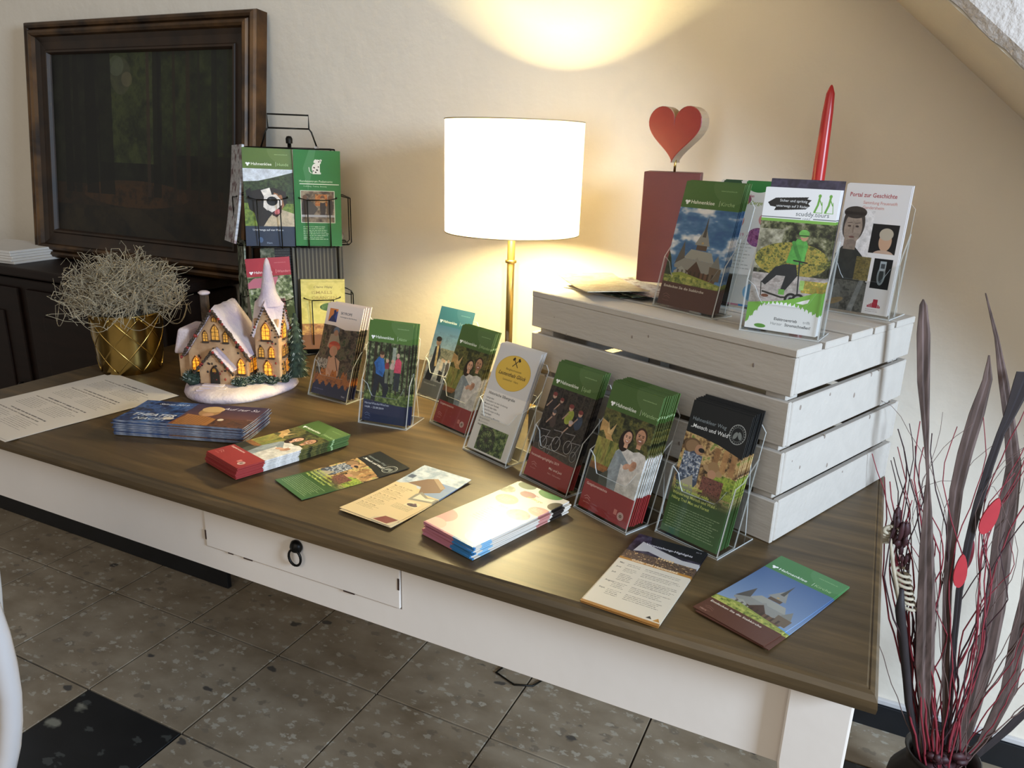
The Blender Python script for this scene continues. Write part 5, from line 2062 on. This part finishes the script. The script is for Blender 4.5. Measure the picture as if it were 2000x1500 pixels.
for z in (.035, .300, .548):
    q = [(-S_ * 1.35, -S_ * .8, z), (S_ * 1.35, -S_ * .8, z), (S_ * 1.35, S_ * .8, z), (-S_ * 1.35, S_ * .8, z)]
    fw_.tube(q, .002, 5, closed=True)
    fw_.tube([q[0], q[2]], .0018, 5)
    fw_.tube([q[1], q[3]], .0018, 5)
for x in (-S_ * 1.35, 0, S_ * 1.35):
    for y in (-S_ * .8, S_ * .8):
        fw_.tube([(x, y, .035), (x, y, .548)], .0018, 5)
fw_.build('wire_frame', M_WIRE, rk)


def pocket(M):
    """bent wire pocket: origin bottom centre at the frame, -y outwards"""
    m = MB()
    for x in (-.028, .028):
        m.tube([M @ Vector(p) for p in ((x * 1.7, .0, .135), (x * 1.7, -.028, .128), (x, -.040, .124), (x, -.040, .006), (x, -.034, 0), (x, 0, 0))], .0016, 5)
    m.tube([M @ Vector(p) for p in ((-.028, -.040, .124), (.028, -.040, .124))], .0016, 5)
    m.tube([M @ Vector(p) for p in ((-.05, .0, .002), (-.05, -.03, .002), (.05, -.03, .002), (.05, .0, .002))], .0016, 5)
    return m.build('wire_pocket', M_WIRE, rk)


rot = lambda a: Matrix.Rotation(R(a), 4, 'Z')
PK = []
for z in (.298, .035):
    for x in (-.062, .062):
        for k, dy in ((0, -S_ * .8), (180, -S_ * .8)):
            PK.append(rot(k) @ Matrix.Translation((x, dy, z)))
    for k in (90, -90):
        PK.append(rot(k) @ Matrix.Translation((0, -S_ * 1.35, z)))
for M in PK:
    pocket(M)
RM = Matrix.Translation((RX, RY, TZ)) @ rot(math.degrees(RZ))


def racked(x, y, z, m, w, h, label, group=None, gall=None, face=0, lean=3, roll=0, t=.002, n=1, bend=0.):
    for i in range(n):
        M = RM @ rot(face) @ Matrix.Translation((x, y + i * .0035, z)) @ Matrix.Rotation(R(90 - lean), 4, 'X') @ Matrix.Rotation(R(roll), 4, 'Z')
        leaflet(m, w, h, t, M, label if i == 0 else group, gall or (group if i else None), bend=bend)


yf = -S_ * .8
racked(-.062, yf - .026, .303, P_DOG, .122, .245, 'laughing dog leaflet with olive head in the upper left rack pocket', 'dog leaflets behind the laughing dog one', roll=-1, n=3, lean=5)
racked(.060, yf - .029, .303, P_SCHOOL, .118, .243, 'glossy green leaflet with white spotted dog emblem in the upper right rack pocket', 'green dog school leaflets behind the front one', roll=-1, n=2, lean=4, bend=.004)
racked(-.062, yf - .022, .040, P_REDH, .112, .232, 'red-headed leaflet in the lower left rack pocket behind the church spire', roll=3, lean=1.5)
racked(-.030, yf + .004, .075, P_DARK, .122, .245, 'dark leaflet with small grey text behind the red-headed one in the rack', lean=3)
racked(.062, yf - .024, .022, P_TREE, .116, .190, 'yellow book with a tree and handwritten name in the lower right rack pocket', roll=-1, t=.012, lean=5)
for i in range(3):
    racked(.045 + i * .012, yf - .004 + i * .006, .05, P_STRIPE, .11, .245, 'striped dark booklet behind the yellow book in the rack', gall='striped booklets in the rack', lean=2, t=.003)
racked(-.02, -.158, .305, P_GREY, .115, .25, 'grey curled magazine sticking out of the upper left side of the rack', face=-76, lean=9, roll=2, t=.006, bend=.004)
racked(-.03, -.142, .06, P_OLIVE, .115, .25, 'olive patterned leaflet in the lower left side of the rack', face=-80, lean=2, t=.004)
racked(.0, -.122, .315, P_GREY, .11, .245, 'grey leaflet leaning in the upper right side of the rack', face=82, lean=14, t=.003, bend=.006)
racked(.0, -.118, .05, P_OLIVE, .11, .25, 'olive leaflet in the lower right side of the rack', face=84, lean=10, t=.003)

# ------------------------------------------------------------------ dried arrangement in a floor vase
AX, AY = .268, 1.477
ar = thing('dried_arrangement', 'tall dried arrangement of brown palm blades and red twigs in a dark floor vase', 'plant', (AX, AY, 0), .441)
MB().lathe([(.060, 0), (.075, .01), (.095, .07), (.088, .14), (.062, .185), (.060, .20), (.068, .212), (.064, .214), (.056, .20), (.05, .17)], 32).build('vase', M_VASE, ar)
MB().blob((-.01, 0, .175), (.052, .05, .03), seg=16, rings=8, jit=.2).build('filler', M_MAROON, ar)
LV = dict(
    A=(-.04, [(-.232, 1.119, .0019), (-.229, 1.109, .0121), (-.219, 1.062, .0216), (-.204, .983, .0203), (-.189, .917, .0127), (-.179, .872, .0076), (-.167, .82, .0044), (-.154, .754, .0152), (-.137, .662, .0267), (-.115, .566, .033), (-.086, .431, .0349), (-.061, .324, .0228), (-.035, .19, .016)]),
    B=(.02, [(-.071, 1.017, .0025), (-.063, .974, .0165), (-.067, .911, .0267), (-.072, .839, .0267), (-.073, .765, .0241), (-.062, .663, .019), (-.051, .563, .0165), (-.035, .458, .0152), (-.01, .312, .0127), (.012, .173, .0114)]),
    C=(.05, [(-.081, 1.117, .0019), (-.045, 1.041, .0076), (-.014, .961, .0178), (.012, .891, .0203), (.04, .805, .0279), (.05, .716, .0368), (.057, .616, .0393), (.062, .512, .0412), (.060, .404, .0381), (.050, .29, .0317), (.035, .165, .018)]),
    D=(0., [(-.009, .994, .0381), (-.024, .919, .0203), (-.033, .884, .014), (-.039, .824, .0152), (-.043, .751, .0165), (-.044, .674, .0152), (-.041, .576, .0127), (-.029, .473, .0108), (-.008, .329, .0095), (.01, .18, .0089)]),
    E=(.03, [(.05, .95, .0254), (.062, .85, .0216), (.073, .746, .0089), (.091, .654, .0057), (.098, .571, .0127), (.106, .464, .0305), (.110, .352, .0317), (.08, .235, .0228), (.035, .165, .0152)]),
    F=(-.02, [(.30, .62, .008), (.24, .50, .020), (.17, .38, .0216), (.11, .27, .0216), (.05, .18, .014)]))
for k, (d0, pts) in LV.items():
    vs, fs = [], []
    n = len(pts) * 4 - 3
    for j in range(n):
        t = j / 4
        i = min(int(t), len(pts) - 2)
        f = t - i
        f2 = f * f * (3 - 2 * f) * .3 + f * .7
        a_, b_ = pts[i], pts[i + 1]
        x, z, w = [a_[q] + (b_[q] - a_[q]) * (f if q != 2 else f2) for q in range(3)]
        dd = d0 * min(1, (z - .15) / .5)
        h_ = w / 2
        fold = .28 * w
        vs += [(x - h_, dd + fold * .6, z), (x - h_ * .45, dd, z), (x, dd + fold * .55, z), (x + h_ * .45, dd, z), (x + h_, dd + fold * .6, z)]
        vs += [(x + h_, dd + fold * .6 + .0015, z), (x, dd + fold * .55 + .0015, z), (x - h_, dd + fold * .6 + .0015, z)]
    for j in range(n - 1):
        for q in range(8):
            l = (q + 1) % 8
            fs.append((j * 8 + q, j * 8 + l, j * 8 + 8 + l, j * 8 + 8 + q))
    MB().add(vs, fs).build('palm_blade', M_LEAFD if k in 'DF' else M_LEAFB, ar)
ra = random.Random(17)


def twig(p0, p1, wob, m, r=.0013, curl=0., name='twig'):
    pts = []
    n = 22
    ph, ph2 = ra.uniform(0, 6), ra.uniform(0, 6)
    fr_ = ra.uniform(1.2, 2.4)
    for j in range(n):
        t = j / (n - 1)
        x = p0[0] + (p1[0] - p0[0]) * t ** .85 + wob * t * math.sin(ph + fr_ * t * 2 * PI) + .0015 * math.sin(t * 46 + ph2)
        y = p0[1] + (p1[1] - p0[1]) * t + wob * t * .7 * math.cos(ph + fr_ * t * 2 * PI)
        z = p0[2] + (p1[2] - p0[2]) * t
        if curl and t > .7:
            q = (t - .7) / .3
            x += curl * q ** 2
            z -= abs(curl) * .9 * q ** 2.5
        pts.append((x, y, z))
    return MB().tube(pts, [r * (1.25 - .75 * j / (n - 1)) for j in range(n)], 5).build(name, m, ar)


for i in range(17):
    twig((ra.uniform(-.045, -.01), ra.uniform(-.02, .02), .18), (ra.uniform(-.225, -.165), ra.uniform(-.03, .03), ra.uniform(.74, .90)), .017, ra.choice([M_TWIGR, M_TWIGR, M_TWIGD]), ra.uniform(.0014, .0021))
for i in range(20):
    twig((ra.uniform(-.03, .04), ra.uniform(-.03, .03), .18), (ra.uniform(-.14, .05), ra.uniform(-.02, .05), ra.uniform(.62, .95)), .024, ra.choice([M_TWIGR, M_TWIGR, M_TWIGD]), ra.uniform(.0012, .0019), name='red_twig')
for i in range(12):
    twig((ra.uniform(-.03, .04), ra.uniform(-.03, .03), .18), (ra.uniform(-.17, .10), ra.uniform(-.02, .06), ra.uniform(.80, 1.02)), .022, M_TWIGB, .0008, ra.choice([-.09, .08, .1, 0]), name='fine_twig')
for i in range(8):
    twig((ra.uniform(0, .04), ra.uniform(-.03, .03), .18), (ra.uniform(.10, .26), ra.uniform(-.04, .05), ra.uniform(.35, .75)), .012, ra.choice([M_TWIGR, M_TWIGB]), .0011, name='fine_twig')
twig((-.03, 0, .19), (-.30, .03, .80), .004, M_TWIGB, .0008, -.03, name='fine_twig')
MB().tube([(-.16, -.02, .59), (-.155, -.02, .545), (-.135, -.015, .48), (-.117, -.01, .42), (-.09, 0, .33), (-.065, 0, .26), (-.04, 0, .18)], [.004, .009, .0085, .008, .0075, .007, .006], 8).build('dark_stem', M_LEAFD, ar)
MB().tube([(-.193, -.01, .685), (-.180, -.015, .63), (-.158, -.018, .56)], [.003, .0034, .004], 6).build('reed_stem', M_REED, ar)


def pod_leaf(x, z, w, h, tilt, m, y=0.):
    pts = []
    for i in range(24):
        a = 2 * PI * i / 24
        s = math.sin(a)
        pts.append((w * math.cos(a) * (1 - .25 * s) * (abs(math.cos(a)) ** .15 if abs(math.cos(a)) > 1e-6 else 0), h * s))
    M = Matrix.Translation((x, y, z)) @ Matrix.Rotation(R(tilt), 4, 'Y') @ Matrix.Rotation(PI / 2, 4, 'X')
    return MB().prism(pts, .0025, M).build('red_leaf', m, ar)


pod_leaf(-.027, .735, .0135, .036, 12, M_REDLEAF, -.01)
pod_leaf(-.058, .626, .0115, .034, -4, M_REDLEAF, -.012)
pod_leaf(-.034, .642, .0105, .033, 6, M_TWIGR, .015)
pod_leaf(-.130, .200, .020, .024, 60, M_REDLEAF, -.05)
pod_leaf(-.112, .196, .016, .026, 48, M_REDLEAF, -.055)
for (x, z, sx, sz_) in ((-.180, .712, .018, .036), (-.176, .672, .014, .026), (-.160, .640, .010, .022), (-.102, .475, .013, .030), (-.096, .440, .010, .026), (.02, .22, .03, .02), (-.02, .215, .028, .018)):
    m = MB()
    for k in range(9):
        a = ra.uniform(0, 2 * PI)
        el = ra.uniform(-.9, 1.2)
        c = (x + sx * .55 * math.cos(a), .0 + sx * .5 * math.sin(a) - .012, z + sz_ * .55 * math.sin(el))
        m.blob(c, (sx * ra.uniform(.25, .5), sx * ra.uniform(.2, .4), sz_ * ra.uniform(.3, .5)), seg=7, rings=5, jit=.22, rnd=ra)
    m.build('maroon_pod', M_MAROON, ar)
# bleached curls
cl = MB()
pts = []
for j in range(90):
    t = j / 89
    a = t * 2 * PI * 7
    c = Vector((-.163 + .027 * t, -.012, .625 - .079 * t))
    pts.append(c + Vector((.0115 * math.cos(a), .0115 * math.sin(a), 0)))
cl.tube(pts, .0030, 6)
cl.build('bleached_spiral', M_REED, ar)
cl = MB()
pts = []
for j in range(70):
    t = j / 69
    a = t * 2 * PI * 5
    c = Vector((-.196 + .006 * t, -.012 + .02 * t, .705 - .034 * t))
    pts.append(c + Vector((.0120 * math.cos(a), .003 * t, .0120 * math.sin(a) * .5)))
cl.tube(pts, .0032, 6)
cl.build('bleached_spiral', M_REED, ar)

# ------------------------------------------------------------------ white chair at the lower left, mostly outside the picture
ca = thing('chair', 'white chair with oval back cut off by the lower left picture corner', 'chair', (-1.074, .405, 0), .441)
oc = .665
fr2 = MB()
pts = [(.154 * math.cos(a), 0, oc + .285 * math.sin(a)) for a in [2 * PI * k / 40 for k in range(40)]]
fr2.tube(pts, .0135, 10, closed=True)
fr2.build('back_frame', M_CHAIRW, ca)
pd = MB()
Mx = Matrix.Translation((0, .008, oc)) @ Matrix.Rotation(PI / 2, 4, 'X')
pd.prism([(.145 * math.cos(a), .276 * math.sin(a)) for a in [2 * PI * k / 40 for k in range(40)]], .016, Mx)
pd.build('back_pad', M_CHAIRC, ca)
for s_ in (-1, 1):
    MB().tube([(s_ * .13, -.0, .42), (s_ * .14, .0, .2), (s_ * .15, -.03, 0)], [.018, .016, .012], 8).build('leg', M_CHAIRW, ca)
MB().lathe([(.17, .355), (.18, .36), (.18, .40), (.17, .41), (.12, .425)], 32, Matrix.Translation((-.02, -.17, 0))).build('seat', M_CHAIRC, ca)
for s_ in (-1, 1):
    MB().tube([(s_ * .11, -.28, .37), (s_ * .12, -.29, 0)], [.016, .011], 8).build('leg', M_CHAIRW, ca)
